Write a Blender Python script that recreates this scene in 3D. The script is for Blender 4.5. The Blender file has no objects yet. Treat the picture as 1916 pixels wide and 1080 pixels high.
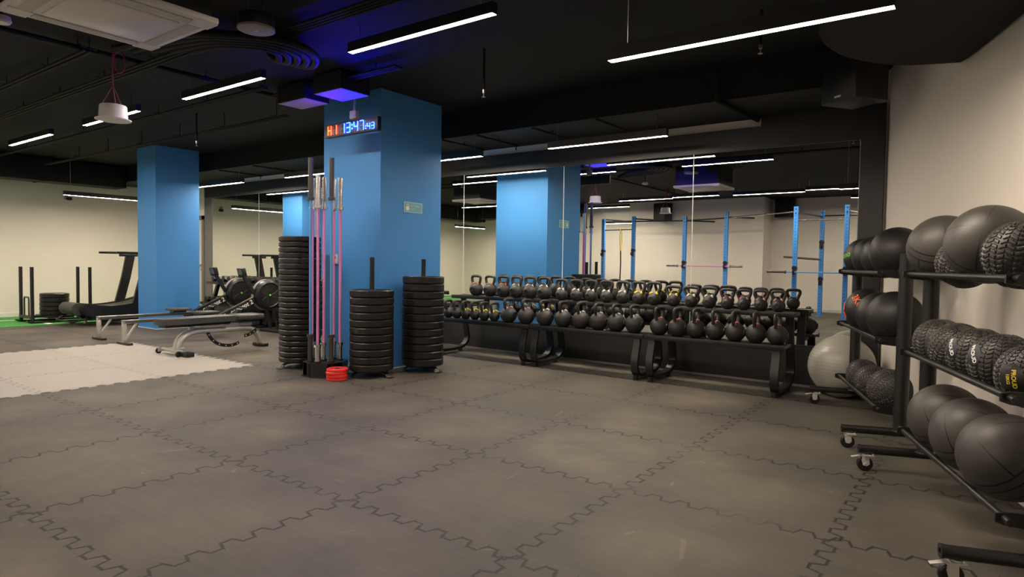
import bpy, bmesh, math, random
from mathutils import Vector, Matrix
random.seed(7)
scn = bpy.context.scene
COL = scn.collection
PI = math.pi

# ------------------------------------------------------------------ camera
cam_data = bpy.data.cameras.new('camera')
cam_data.sensor_fit = 'HORIZONTAL'
cam_data.sensor_width = 36.0
cam_data.lens = 36.0 * 1204.47 / 1916.0
cam_data.clip_start = 0.05
cam_data.clip_end = 100
cam = bpy.data.objects.new('camera', cam_data)
COL.objects.link(cam)
_fw = Vector((-0.590, 0.807, -0.0403)).normalized()
_rt = Vector((0.807, 0.591, 0.0147))
_rt = (_rt - _fw * _rt.dot(_fw)).normalized()
_up = _rt.cross(_fw)
cam.matrix_world = Matrix(((_rt.x, _up.x, -_fw.x, 4.487), (_rt.y, _up.y, -_fw.y, -2.047),
                           (_rt.z, _up.z, -_fw.z, 1.182), (0, 0, 0, 1)))
scn.camera = cam

# ------------------------------------------------------------------ world, exposure
w = bpy.data.worlds.new('room_air')
scn.world = w
w.use_nodes = True
w.node_tree.nodes['Background'].inputs[0].default_value = (0.9, 0.85, 0.75, 1)
w.node_tree.nodes['Background'].inputs[1].default_value = 0.0
vs = scn.view_settings
vs.view_transform = 'Standard'
vs.look = 'None'
vs.gamma = 1.0
vs.use_curve_mapping = False
vs.exposure = 0.0
LAMP_POWER = 235.0
LAMP_COLOUR = (1.0, 0.845, 0.685)
scn.cycles.use_denoising = True
scn.cycles.max_bounces = 10
scn.cycles.diffuse_bounces = 5
scn.cycles.glossy_bounces = 5
scn.cycles.sample_clamp_indirect = 8.0


# ------------------------------------------------------------------ materials
def mat(name, col, rough=0.5, metal=0.0, spec=0.5, noise=0.0, nscale=8.0, bump=0.0, bscale=200.0, emit=None, estr=0.0, coat=0.0):
    m = bpy.data.materials.new(name)
    m.use_nodes = True
    nt = m.node_tree
    b = nt.nodes['Principled BSDF']
    b.inputs['Base Color'].default_value = (*col, 1)
    b.inputs['Roughness'].default_value = rough
    b.inputs['Metallic'].default_value = metal
    b.inputs['Specular IOR Level'].default_value = spec
    b.inputs['Coat Weight'].default_value = coat
    tc = nt.nodes.new('ShaderNodeTexCoord')
    if noise > 0:
        n = nt.nodes.new('ShaderNodeTexNoise')
        n.inputs['Scale'].default_value = nscale
        n.inputs['Detail'].default_value = 4
        nt.links.new(tc.outputs['Object'], n.inputs['Vector'])
        mx = nt.nodes.new('ShaderNodeMixRGB')
        mx.inputs[1].default_value = (*[c * (1 - noise) for c in col], 1)
        mx.inputs[2].default_value = (*[min(1, c * (1 + noise)) for c in col], 1)
        nt.links.new(n.outputs['Fac'], mx.inputs[0])
        nt.links.new(mx.outputs[0], b.inputs['Base Color'])
    if bump > 0:
        n2 = nt.nodes.new('ShaderNodeTexNoise')
        n2.inputs['Scale'].default_value = bscale
        n2.inputs['Detail'].default_value = 2
        nt.links.new(tc.outputs['Object'], n2.inputs['Vector'])
        bp = nt.nodes.new('ShaderNodeBump')
        bp.inputs['Strength'].default_value = bump
        bp.inputs['Distance'].default_value = 0.002
        nt.links.new(n2.outputs['Fac'], bp.inputs['Height'])
        nt.links.new(bp.outputs['Normal'], b.inputs['Normal'])
    if emit:
        b.inputs['Emission Color'].default_value = (*emit, 1)
        b.inputs['Emission Strength'].default_value = estr
    return m


class NG:
    """tiny node-expression helper"""
    def __init__(self, nt):
        self.nt = nt

    def m(self, op, a, b=None, c=None, clamp=False):
        n = self.nt.nodes.new('ShaderNodeMath')
        n.operation = op
        n.use_clamp = clamp
        for i, v in enumerate((a, b, c)):
            if v is None:
                continue
            if isinstance(v, (int, float)):
                n.inputs[i].default_value = v
            else:
                self.nt.links.new(v, n.inputs[i])
        return n.outputs[0]

    def noise(self, vec, scale, detail=4, rough=0.5):
        n = self.nt.nodes.new('ShaderNodeTexNoise')
        n.inputs['Scale'].default_value = scale
        n.inputs['Detail'].default_value = detail
        n.inputs['Roughness'].default_value = rough
        self.nt.links.new(vec, n.inputs['Vector'])
        return n.outputs['Fac']

    def mix(self, f, a, b):
        n = self.nt.nodes.new('ShaderNodeMixRGB')
        for i, v in enumerate((f, a, b)):
            if isinstance(v, tuple):
                n.inputs[i].default_value = (*v, 1)
            elif isinstance(v, (int, float)):
                n.inputs[i].default_value = v
            else:
                self.nt.links.new(v, n.inputs[i])
        return n.outputs[0]

    def ramp(self, f, a, b):
        n = self.nt.nodes.new('ShaderNodeMapRange')
        n.inputs['From Min'].default_value = a
        n.inputs['From Max'].default_value = b
        self.nt.links.new(f, n.inputs['Value'])
        return n.outputs[0]


def jigsaw_material(name, dark, light, dust, seam_col, seam_w=0.0075, fade=True, dustamt=1.0, rough=0.62):
    """rubber tiles one metre square that lock into each other with zig-zag teeth"""
    m = bpy.data.materials.new(name)
    m.use_nodes = True
    nt = m.node_tree
    g = NG(nt)
    b = nt.nodes['Principled BSDF']
    tc = nt.nodes.new('ShaderNodeTexCoord')
    sp = nt.nodes.new('ShaderNodeSeparateXYZ')
    nt.links.new(tc.outputs['Object'], sp.inputs[0])
    P = tc.outputs['Object']
    u, v = sp.outputs[0], sp.outputs[1]

    def seam(a, along):
        wob = g.m('MULTIPLY', g.m('SUBTRACT', g.noise(P, 1.7, 1), 0.5), 0.02)
        ph = g.m('SINE', g.m('MULTIPLY', along, 2 * PI * 7.0))
        tooth = g.m('MULTIPLY', g.m('MINIMUM', g.m('MAXIMUM', g.m('MULTIPLY', ph, 2.2), -1.0), 1.0), 0.026)
        d = g.m('SUBTRACT', g.m('ADD', a, wob), g.m('ROUND', a))
        diff = g.m('ABSOLUTE', g.m('SUBTRACT', d, tooth))
        slope = g.m('LESS_THAN', g.m('ABSOLUTE', ph), 0.4545)
        wdt = g.m('ADD', g.m('MULTIPLY', slope, seam_w * 1.7), seam_w)
        return g.m('SUBTRACT', 1.0, g.m('DIVIDE', diff, wdt), clamp=True)
    s = g.m('MAXIMUM', seam(u, v), seam(v, u))
    s = g.m('MINIMUM', g.m('MULTIPLY', s, 1.6), 1.0)
    if fade:
        s = g.m('MULTIPLY', s, g.ramp(g.noise(P, 1.3, 4), 0.27, 0.47))
    # cell coordinates for tile to tile tone and a dusty centre worn by feet
    cu = g.m('SUBTRACT', g.m('FRACT', u), 0.5)
    cv = g.m('SUBTRACT', g.m('FRACT', v), 0.5)
    r2 = g.m('ADD', g.m('MULTIPLY', cu, cu), g.m('MULTIPLY', cv, cv))
    centre = g.m('SUBTRACT', 1.0, g.m('MULTIPLY', r2, 4.6), clamp=True)
    comb = nt.nodes.new('ShaderNodeCombineXYZ')
    nt.links.new(g.m('FLOOR', u), comb.inputs[0])
    nt.links.new(g.m('FLOOR', v), comb.inputs[1])
    wn = nt.nodes.new('ShaderNodeTexWhiteNoise')
    nt.links.new(comb.outputs[0], wn.inputs['Vector'])
    tile = wn.outputs['Value']
    big = g.ramp(g.noise(P, 1.6, 5, 0.6), 0.35, 0.72)
    fine = g.noise(P, 55, 4, 0.7)
    mp = nt.nodes.new('ShaderNodeMapping')
    mp.inputs['Scale'].default_value = (3, 22, 1)
    mp.inputs['Rotation'].default_value = (0, 0, 0.6)
    nt.links.new(P, mp.inputs['Vector'])
    streak = g.ramp(g.noise(mp.outputs[0], 1.0, 3, 0.6), 0.45, 0.85)
    patch = g.ramp(g.noise(P, 0.75, 6, 0.65), 0.44, 0.74)
    k = g.m('ADD', g.m('MULTIPLY', g.m('MULTIPLY', centre, big), g.m('ADD', g.m('MULTIPLY', tile, 0.75), 0.05)), g.m('MULTIPLY', patch, g.m('ADD', g.m('MULTIPLY', fine, 0.5), 0.10)))
    k = g.m('MULTIPLY', g.m('ADD', k, g.m('MULTIPLY', streak, 0.10)), dustamt, clamp=True)
    base = g.mix(g.m('ADD', g.m('MULTIPLY', fine, 0.7), g.m('MULTIPLY', tile, 0.25), clamp=True), dark, light)
    base = g.mix(k, base, dust)
    # pale curved scuffs
    vo = nt.nodes.new('ShaderNodeTexVoronoi')
    vo.feature = 'DISTANCE_TO_EDGE'
    vo.inputs['Scale'].default_value = 1.3
    mp2 = nt.nodes.new('ShaderNodeMapping')
    nt.links.new(P, mp2.inputs['Vector'])
    nt.links.new(mp2.outputs[0], vo.inputs['Vector'])
    scuff = g.m('MULTIPLY', g.m('LESS_THAN', vo.outputs['Distance'], 0.006), g.m('GREATER_THAN', g.noise(P, 3.0, 3), 0.62))
    base = g.mix(g.m('MULTIPLY', scuff, 0.35 * dustamt), base, dust)
    base = g.mix(s, base, seam_col)
    nt.links.new(base, b.inputs['Base Color'])
    nt.links.new(g.m('ADD', g.m('MULTIPLY', fine, 0.2), rough - 0.1), b.inputs['Roughness'])
    b.inputs['Specular IOR Level'].default_value = 0.35
    bp = nt.nodes.new('ShaderNodeBump')
    bp.inputs['Strength'].default_value = 0.5
    bp.inputs['Distance'].default_value = 0.004
    nt.links.new(g.m('SUBTRACT', g.m('MULTIPLY', fine, 0.12), s), bp.inputs['Height'])
    nt.links.new(bp.outputs[0], b.inputs['Normal'])
    return m


def hole_post_material(name, col):
    """painted steel with a column of dark punched holes"""
    m = bpy.data.materials.new(name)
    m.use_nodes = True
    nt = m.node_tree
    g = NG(nt)
    b = nt.nodes['Principled BSDF']
    tc = nt.nodes.new('ShaderNodeTexCoord')
    sp = nt.nodes.new('ShaderNodeSeparateXYZ')
    nt.links.new(tc.outputs['Object'], sp.inputs[0])
    z = g.m('MULTIPLY', g.m('SUBTRACT', g.m('FRACT', g.m('MULTIPLY', sp.outputs[2], 14.0)), 0.5), 1 / 14.0)
    zz = g.m('MULTIPLY', z, z)

    def hole(a):
        return g.m('LESS_THAN', g.m('ADD', g.m('MULTIPLY', a, a), zz), 0.0105 ** 2)
    h = g.m('MAXIMUM', hole(sp.outputs[0]), hole(sp.outputs[1]))
    nt.links.new(g.mix(h, col, (0.01, 0.012, 0.015)), b.inputs['Base Color'])
    b.inputs['Roughness'].default_value = 0.4
    return m


def leather_ball_material(name, col, rough=0.5):
    """stitched medicine ball: seams along bands and panel joints"""
    m = bpy.data.materials.new(name)
    m.use_nodes = True
    nt = m.node_tree
    g = NG(nt)
    b = nt.nodes['Principled BSDF']
    tc = nt.nodes.new('ShaderNodeTexCoord')
    nrm = nt.nodes.new('ShaderNodeVectorMath')
    nrm.operation = 'NORMALIZE'
    nt.links.new(tc.outputs['Object'], nrm.inputs[0])
    sp = nt.nodes.new('ShaderNodeSeparateXYZ')
    nt.links.new(nrm.outputs[0], sp.inputs[0])
    x, y, z = sp.outputs

    def line(e, wd):
        return g.m('LESS_THAN', g.m('ABSOLUTE', e), wd)
    az = g.m('ABSOLUTE', z)
    b1 = line(g.m('SUBTRACT', az, 0.16), 0.019)
    b2 = line(g.m('SUBTRACT', az, 0.36), 0.019)
    lon = g.m('ARCTAN2', y, x)
    fr = g.m('ABSOLUTE', g.m('SUBTRACT', g.m('FRACT', g.m('MULTIPLY', lon, 4 / (2 * PI))), 0.5))
    mer = g.m('MULTIPLY', line(fr, 0.013), g.m('GREATER_THAN', az, 0.36))
    belt = g.m('LESS_THAN', az, 0.16)
    fr2 = g.m('ABSOLUTE', g.m('SUBTRACT', g.m('FRACT', g.m('MULTIPLY', lon, 2 / (2 * PI))), 0.5))
    mer2 = g.m('MULTIPLY', line(fr2, 0.007), belt)
    st = g.m('MULTIPLY', g.m('LESS_THAN', g.m('FRACT', g.m('MULTIPLY', lon, 9)), 0.35),
             line(g.m('SUBTRACT', az, 0.26), 0.02))
    s = g.m('MAXIMUM', g.m('MAXIMUM', b1, b2), g.m('MAXIMUM', mer, mer2))
    wr = g.noise(tc.outputs['Object'], 22, 4)
    c = g.mix(wr, tuple(k * 0.85 for k in col), tuple(k * 1.15 for k in col))
    c = g.mix(g.m('MAXIMUM', s, g.m('MULTIPLY', st, 0.25)), c, (0.004, 0.004, 0.004))
    nt.links.new(c, b.inputs['Base Color'])
    b.inputs['Roughness'].default_value = rough
    b.inputs['Specular IOR Level'].default_value = 0.45
    bp = nt.nodes.new('ShaderNodeBump')
    bp.inputs['Strength'].default_value = 0.6
    bp.inputs['Distance'].default_value = 0.006
    nt.links.new(g.m('SUBTRACT', g.m('MULTIPLY', wr, 0.25), g.m('ADD', s, g.m('MULTIPLY', st, 0.5))), bp.inputs['Height'])
    nt.links.new(bp.outputs[0], b.inputs['Normal'])
    return m


M = {}
M['floor'] = jigsaw_material('rubber_tiles', (0.043, 0.040, 0.0355), (0.072, 0.0665, 0.058), (0.20, 0.170, 0.122), (0.012, 0.011, 0.010), 0.0095)
M['grey_mat'] = jigsaw_material('grey_tiles', (0.335, 0.318, 0.287), (0.385, 0.365, 0.33), (0.42, 0.40, 0.36), (0.22, 0.20, 0.17), 0.007, True, 0.25)
M['glossblack'] = mat('gloss_black', (0.007, 0.007, 0.007), 0.36, spec=0.5, noise=0.1)
M['turf'] = mat('turf_green', (0.05, 0.26, 0.05), 0.9, noise=0.35, nscale=160, bump=0.8, bscale=500)
M['white_line'] = mat('turf_white', (0.75, 0.75, 0.7), 0.9, noise=0.1, nscale=90)
M['wall'] = mat('wall_paint', (0.75, 0.70, 0.625), 0.85, spec=0.3, noise=0.03, nscale=1.5, bump=0.05, bscale=250)
M['ceiling'] = mat('ceiling_black', (0.0085, 0.0085, 0.009), 0.8, spec=0.25, noise=0.25, nscale=2.0)
M['pillar'] = mat('pillar_blue', (0.052, 0.235, 0.58), 0.6, spec=0.35, noise=0.04, nscale=3.0)
M['skirt'] = mat('skirting_white', (0.72, 0.70, 0.66), 0.5, noise=0.03)
M['cladding'] = mat('cladding_black', (0.018, 0.0175, 0.0165), 0.38, spec=0.5, noise=0.08, nscale=4)
M['mirror'] = mat('mirror_silver', (0.80, 0.83, 0.79), 0.0, 1.0)
M['seam'] = mat('mirror_edge', (0.80, 0.82, 0.80), 0.35, 0.0, noise=0.05)
M['duct'] = mat('duct_black', (0.009, 0.009, 0.009), 0.6, spec=0.25, noise=0.3, nscale=3)
M['pipe'] = mat('pipe_black', (0.007, 0.007, 0.0075), 0.6, spec=0.2, noise=0.2)
M['black'] = mat('black_steel', (0.010, 0.010, 0.010), 0.42, spec=0.45, noise=0.15, nscale=12, bump=0.08, bscale=600)
M['rackblack'] = mat('rack_black', (0.011, 0.0105, 0.010), 0.36, spec=0.5, noise=0.12, nscale=10, bump=0.05, bscale=500)
M['iron'] = mat('kettlebell_iron', (0.021, 0.0203, 0.019), 0.50, spec=0.55, noise=0.15, nscale=20, bump=0.25, bscale=420)
M['rubber'] = mat('plate_rubber', (0.010, 0.0095, 0.0085), 0.36, spec=0.45, noise=0.12, nscale=14, bump=0.1, bscale=300)
M['chrome'] = mat('chrome', (0.80, 0.79, 0.76), 0.17, 1.0, noise=0.03)
M['steel'] = mat('steel', (0.42, 0.41, 0.39), 0.32, 1.0, noise=0.08)
M['zinc'] = mat('zinc_plated', (0.74, 0.72, 0.68), 0.34, 0.55, noise=0.08)
M['silver'] = mat('silver_paint', (0.50, 0.48, 0.44), 0.38, 0.45, noise=0.04)
M['pink'] = mat('pink_coat', (0.70, 0.24, 0.50), 0.35, 0.1, noise=0.05)
M['barblue'] = mat('blue_coat', (0.11, 0.31, 0.66), 0.35, 0.2, noise=0.06)
M['sleeve'] = mat('sleeve_graphite', (0.065, 0.060, 0.052), 0.38, 0.4, noise=0.08)
M['red'] = mat('red_rubber', (0.75, 0.035, 0.025), 0.38, noise=0.05)
M['vinyl'] = mat('bench_vinyl', (0.055, 0.053, 0.05), 0.42, spec=0.5, noise=0.08, nscale=20, bump=0.12, bscale=260)
M['slam'] = mat('slam_rubber', (0.034, 0.032, 0.028), 0.50, spec=0.5, noise=0.15, nscale=25)
M['leather'] = leather_ball_material('ball_leather', (0.050, 0.046, 0.040), 0.48)
M['leather2'] = leather_ball_material('ball_leather_dark', (0.013, 0.0128, 0.012), 0.48)
M['gym'] = mat('gym_ball_vinyl', (0.36, 0.355, 0.31), 0.32, spec=0.5, noise=0.05, nscale=4)
M['rig'] = hole_post_material('rig_blue', (0.04, 0.24, 0.68))
M['white'] = mat('white_plastic', (0.72, 0.70, 0.67), 0.45, noise=0.02)
M['louvre'] = mat('louvre_shade', (0.50, 0.485, 0.46), 0.5, noise=0.03)  # panel white taken darker; stands in for shadow in the louvre recesses
M['acgrey'] = mat('vent_grey', (0.30, 0.29, 0.27), 0.6, noise=0.04)
M['grey'] = mat('door_grey', (0.12, 0.115, 0.105), 0.45, noise=0.05)
M['doorglass'] = mat('door_panel_pale', (0.45, 0.44, 0.39), 0.3, noise=0.03)
M['lamp'] = mat('lamp_diffuser', (0.9, 0.9, 0.9), 0.5, emit=LAMP_COLOUR, estr=LAMP_POWER)
M['redcable'] = mat('red_cable', (0.30, 0.035, 0.05), 0.55, noise=0.1)
M['led_red'] = mat('led_red', (0.1, 0.02, 0.02), 0.5, emit=(1.0, 0.010, 0.002), estr=80)
M['led_blue'] = mat('led_blue', (0.02, 0.02, 0.1), 0.5, emit=(0.0005, 0.006, 1.0), estr=700)
M['led_dim'] = mat('led_unlit', (0.10, 0.10, 0.14), 0.4, noise=0.05)
M['signteal'] = mat('sign_teal', (0.13, 0.36, 0.43), 0.5, noise=0.04)
M['signpale'] = mat('sign_pale', (0.34, 0.55, 0.58), 0.5, noise=0.03)
M['signwhite'] = mat('sign_white', (0.75, 0.75, 0.66), 0.5, noise=0.03)
M['yellow'] = mat('yellow_paint', (0.78, 0.62, 0.03), 0.5, noise=0.05)
M['orange'] = mat('orange_print', (0.85, 0.16, 0.03), 0.55, noise=0.05)
M['green'] = mat('green_print', (0.13, 0.55, 0.06), 0.55, noise=0.05)
M['cyan'] = mat('blue_print', (0.10, 0.30, 0.45), 0.55, noise=0.05)
M['ringwhite'] = mat('ring_white', (0.70, 0.66, 0.60), 0.5, noise=0.05)
M['ringred'] = mat('ring_red', (0.60, 0.09, 0.05), 0.5, noise=0.05)
M['ringpink'] = mat('ring_pink', (0.55, 0.22, 0.24), 0.5, noise=0.05)
M['screen'] = mat('screen_green_grey', (0.10, 0.12, 0.10), 0.3, noise=0.05)
M['tread'] = mat('tread_slats', (0.040, 0.038, 0.034), 0.55, noise=0.1, nscale=30)
M['whitetext'] = mat('white_print', (0.78, 0.77, 0.72), 0.5, noise=0.03)


# ------------------------------------------------------------------ mesh helpers
def NB():
    return bmesh.new()


def box(bm, c, s, rz=0.0, rx=0.0, ry=0.0, bev=0.0, seg=2):
    mtx = Matrix.Translation(c) @ Matrix.Rotation(rz, 4, 'Z') @ Matrix.Rotation(ry, 4, 'Y') @ Matrix.Rotation(rx, 4, 'X') @ Matrix.Diagonal((*s, 1))
    r = bmesh.ops.create_cube(bm, size=1.0, matrix=mtx)
    if bev > 0:
        es = list({e for v in r['verts'] for e in v.link_edges})
        bmesh.ops.bevel(bm, geom=es, offset=bev, segments=seg, profile=0.5, affect='EDGES')


def boxab(bm, a, b, bev=0.0, seg=2):
    box(bm, [(a[i] + b[i]) / 2 for i in range(3)], [abs(b[i] - a[i]) for i in range(3)], bev=bev, seg=seg)


def frames(pts, closed=False):
    pts = [Vector(p) for p in pts]
    n = len(pts)
    T = []
    for i in range(n):
        if closed:
            t = pts[(i + 1) % n] - pts[i - 1]
        else:
            t = pts[min(i + 1, n - 1)] - pts[max(i - 1, 0)]
        T.append(t.normalized())
    up = Vector((0, 0, 1))
    if abs(T[0].dot(up)) > 0.95:
        up = Vector((1, 0, 0))
    a = T[0].cross(up).normalized()
    A = []
    for i in range(n):
        a = (a - T[i] * a.dot(T[i]))
        a = a.normalized()
        A.append((a, T[i].cross(a).normalized()))
    return pts, A


def tube(bm, pts, r, seg=12, closed=False, caps=True):
    pts, A = frames(pts, closed)
    rs = r if isinstance(r, (list, tuple)) else [r] * len(pts)
    rings = []
    for p, (a, b), rr in zip(pts, A, rs):
        rings.append([bm.verts.new(p + a * math.cos(2 * PI * k / seg) * rr + b * math.sin(2 * PI * k / seg) * rr) for k in range(seg)])
    n = len(rings)
    for i in range(n if closed else n - 1):
        r0, r1 = rings[i], rings[(i + 1) % n]
        for k in range(seg):
            bm.faces.new((r0[k], r0[(k + 1) % seg], r1[(k + 1) % seg], r1[k]))
    if caps and not closed:
        bm.faces.new(rings[0][::-1])
        bm.faces.new(rings[-1])


def cyl(bm, p0, p1, r, seg=20, r2=None):
    tube(bm, [p0, p1], [r, r if r2 is None else r2], seg)


def bar(bm, pts, side, wd, th):
    """flat bar of width wd along the fixed direction `side`, thickness th, following pts"""
    pts = [Vector(p) for p in pts]
    side = Vector(side).normalized()
    n = len(pts)
    rings = []
    for i in range(n):
        t = (pts[min(i + 1, n - 1)] - pts[max(i - 1, 0)]).normalized()
        nn = t.cross(side).normalized()
        c = pts[i]
        rings.append([bm.verts.new(c + side * sx * wd / 2 + nn * sy * th / 2) for sx, sy in ((-1, -1), (1, -1), (1, 1), (-1, 1))])
    for i in range(n - 1):
        for k in range(4):
            bm.faces.new((rings[i][k], rings[i][(k + 1) % 4], rings[i + 1][(k + 1) % 4], rings[i + 1][k]))
    bm.faces.new(rings[0][::-1])
    bm.faces.new(rings[-1])


def lathe(bm, prof, seg=48, mtx=None, closed=False):
    rings = []
    for r, z in prof:
        if r < 1e-6:
            rings.append([bm.verts.new((0, 0, z))])
        else:
            rings.append([bm.verts.new((r * math.cos(2 * PI * k / seg), r * math.sin(2 * PI * k / seg), z)) for k in range(seg)])
    pairs = list(zip(rings[:-1], rings[1:]))
    if closed:
        pairs.append((rings[-1], rings[0]))
    for a, b in pairs:
        for k in range(seg):
            k2 = (k + 1) % seg
            if len(a) == 1 and len(b) > 1:
                bm.faces.new((a[0], b[k2], b[k]))
            elif len(b) == 1 and len(a) > 1:
                bm.faces.new((a[k], a[k2], b[0]))
            elif len(a) > 1:
                bm.faces.new((a[k], a[k2], b[k2], b[k]))
    if mtx is not None:
        bmesh.ops.transform(bm, matrix=mtx, verts=[v for r in rings for v in r])


def prism(bm, poly, z0, z1, mtx=None):
    lo = [bm.verts.new((x, y, z0)) for x, y in poly]
    hi = [bm.verts.new((x, y, z1)) for x, y in poly]
    n = len(poly)
    bm.faces.new(lo[::-1])
    bm.faces.new(hi)
    for k in range(n):
        bm.faces.new((lo[k], lo[(k + 1) % n], hi[(k + 1) % n], hi[k]))
    if mtx is not None:
        bmesh.ops.transform(bm, matrix=mtx, verts=lo + hi)


def arc(c, r, a0, a1, n, plane='xy'):
    out = []
    for i in range(n + 1):
        a = a0 + (a1 - a0) * i / n
        x, y = r * math.cos(a), r * math.sin(a)
        out.append({'xy': (c[0] + x, c[1] + y, c[2]), 'yz': (c[0], c[1] + x, c[2] + y), 'xz': (c[0] + x, c[1], c[2] + y)}[plane])
    return out


def spline(pts, n=8):
    """Catmull-Rom through pts"""
    P = [Vector(p) for p in pts]
    P = [P[0] * 2 - P[1]] + P + [P[-1] * 2 - P[-2]]
    out = []
    for i in range(1, len(P) - 2):
        for k in range(n):
            t = k / n
            a, b, c, d = P[i - 1], P[i], P[i + 1], P[i + 2]
            out.append(0.5 * ((2 * b) + (c - a) * t + (2 * a - 5 * b + 4 * c - d) * t * t + (-a + 3 * b - 3 * c + d) * t ** 3))
    out.append(P[-2])
    return out


def obj(name, bm, m, parent=None, loc=None, smooth=35, rotz=0.0):
    me = bpy.data.meshes.new(name)
    bmesh.ops.recalc_face_normals(bm, faces=bm.faces)
    bm.to_mesh(me)
    bm.free()
    if isinstance(m, str):
        m = M[m]
    me.materials.append(m)
    if smooth:
        me.shade_smooth()
        me.set_sharp_from_angle(angle=math.radians(smooth))
    o = bpy.data.objects.new(name, me)
    COL.objects.link(o)
    if parent is not None:
        o.parent = parent
    if loc is not None:
        o.location = loc
    o.rotation_euler = (0, 0, rotz)
    return o


def tag(o, label, cat, group=None):
    o['label'] = label
    o['category'] = cat
    if group:
        o['group'] = group
    return o


def thing(name, label, cat, loc=(0, 0, 0), rotz=0.0, group=None):
    o = bpy.data.objects.new(name, None)
    o.empty_display_size = 0.05
    COL.objects.link(o)
    o.location = loc
    o.rotation_euler = (0, 0, rotz)
    return tag(o, label, cat, group)


def struct(name, bm, m, smooth=0):
    o = obj(name, bm, m, smooth=smooth)
    o['kind'] = 'structure'
    return o


def dup(root, loc, rot, label, group=None):
    r = root.copy()
    COL.objects.link(r)
    r.location = loc
    r.rotation_euler = rot if isinstance(rot, (tuple, list)) else (0, 0, rot)
    r['label'] = label
    if group:
        r['group'] = group
    for ch in list(root.children):
        c = ch.copy()
        COL.objects.link(c)
        c.parent = r
        for gch in ch.children:
            d = gch.copy()
            COL.objects.link(d)
            d.parent = c
    return r


def text_bm(body, size, depth=0.001, align='CENTER', shear=0.0, bold=0.0):
    cu = bpy.data.curves.new('lettering', 'FONT')
    cu.body = body
    cu.size = size
    cu.extrude = depth
    cu.align_x = align
    cu.align_y = 'CENTER'
    cu.shear = shear
    cu.offset = bold
    t = bpy.data.objects.new('lettering', cu)
    COL.objects.link(t)
    dg = bpy.context.evaluated_depsgraph_get()
    dg.update()
    me = bpy.data.meshes.new_from_object(t.evaluated_get(dg))
    bpy.data.objects.remove(t)
    bm = bmesh.new()
    bm.from_mesh(me)
    bpy.data.meshes.remove(me)
    return bm


ORD = ['first', 'second', 'third', 'fourth', 'fifth', 'sixth', 'seventh', 'eighth', 'ninth', 'tenth', 'eleventh', 'twelfth',
       'thirteenth', 'fourteenth', 'fifteenth', 'sixteenth', 'seventeenth', 'eighteenth', 'nineteenth', 'twentieth',
       'twenty-first', 'twenty-second', 'twenty-third', 'twenty-fourth']

# ------------------------------------------------------------------ room shell
VM = 4.75            # plane of the mirrors
CEIL = 3.0
UL = -10.4           # end wall
bm = NB(); boxab(bm, (UL - 0.2, -7.0, -0.15), (7.6, 5.0, 0.0)); struct('floor', bm, 'floor')
bm = NB(); boxab(bm, (UL - 0.2, -7.0, CEIL), (7.6, 5.0, CEIL + 0.15)); struct('ceiling', bm, 'ceiling')
bm = NB(); boxab(bm, (UL - 0.2, VM + 0.05, 0), (3.9, VM + 0.2, CEIL)); struct('wall_back', bm, 'wall')
bm = NB(); boxab(bm, (UL - 0.2, -6.0, 0), (UL, VM + 0.05, CEIL)); struct('wall_left', bm, 'wall')
bm = NB(); prism(bm, [(UL - 0.2, -6.0), (-0.20, -6.0), (-0.20, -6.8), (7.6, -6.8), (7.6, -7.0), (UL - 0.2, -7.0)], 0, CEIL); struct('wall_front', bm, 'wall')
D = Vector((0.326, -0.9454, 0)); N = Vector((0.9454, 0.326, 0))   # along / away from the slanted wall
WC = Vector((3.735, VM + 0.05, 0))
bm = NB(); a = WC; b_ = WC + D * 12.2
prism(bm, [(a.x, a.y), (b_.x, b_.y), (b_.x + N.x * .2, b_.y + N.y * .2), (a.x + N.x * .2, a.y + N.y * .2)], 0, CEIL); struct('wall_right', bm, 'wall')
bm = NB(); boxab(bm, (UL, -6.0, 0), (UL + 0.015, VM + 0.05, 0.09), bev=0.004); struct('baseboard_left', bm, 'skirt')
bm = NB(); boxab(bm, (-0.2, -6.8, 0), (7.0, -6.785, 0.09)); boxab(bm, (UL, -6.0, 0), (-0.2, -5.985, 0.09)); boxab(bm, (-0.2, -6.8, 0), (-0.185, -6.0, 0.09)); struct('baseboard_front', bm, 'skirt')
# black cladding that frames the mirrors
bm = NB(); boxab(bm, (-8.12, VM - 0.012, 0.0), (3.72, VM + 0.05, 0.41)); struct('trim_1', bm, 'cladding')
bm = NB(); boxab(bm, (-8.12, VM - 0.012, 2.375), (3.72, VM + 0.05, 2.60)); struct('trim_2', bm, 'cladding')
bm = NB(); boxab(bm, (2.62, VM - 0.012, 2.60), (3.72, VM + 0.05, 2.69)); struct('trim_7', bm, 'cladding')  # extra black strip, added to darken the wall above the header
bm = NB(); boxab(bm, (3.525, VM - 0.012, 0.41), (3.72, VM + 0.05, 2.375)); struct('trim_3', bm, 'cladding')
bm = NB(); boxab(bm, (-8.12, VM - 0.012, 0.41), (-7.855, VM + 0.05, 2.375)); struct('trim_4', bm, 'grey')
bm = NB(); boxab(bm, (-7.855, VM + 0.004, 0.41), (3.525, VM + 0.05, 2.375)); struct('trim_5', bm, 'seam')
bm = NB(); boxab(bm, (-8.12, VM - 0.022, 0.0), (3.72, VM - 0.012, 0.022)); struct('trim_6', bm, 'steel')
edges = [-7.85, -6.24, -4.60, -2.96, -1.325, 0.285, 1.923, 3.522]
mlabels = ['mirror panel beside the grey door frame', 'mirror panel reflecting the left flywheel, second from the door',
           'mirror panel just left of the tall plate stack', 'mirror panel mostly hidden behind the big blue pillar',
           'mirror panel behind the left kettlebell rack, next to the pillar', 'mirror panel behind the middle kettlebell rack',
           'mirror panel behind the right kettlebell rack, by the black jamb']
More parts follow.
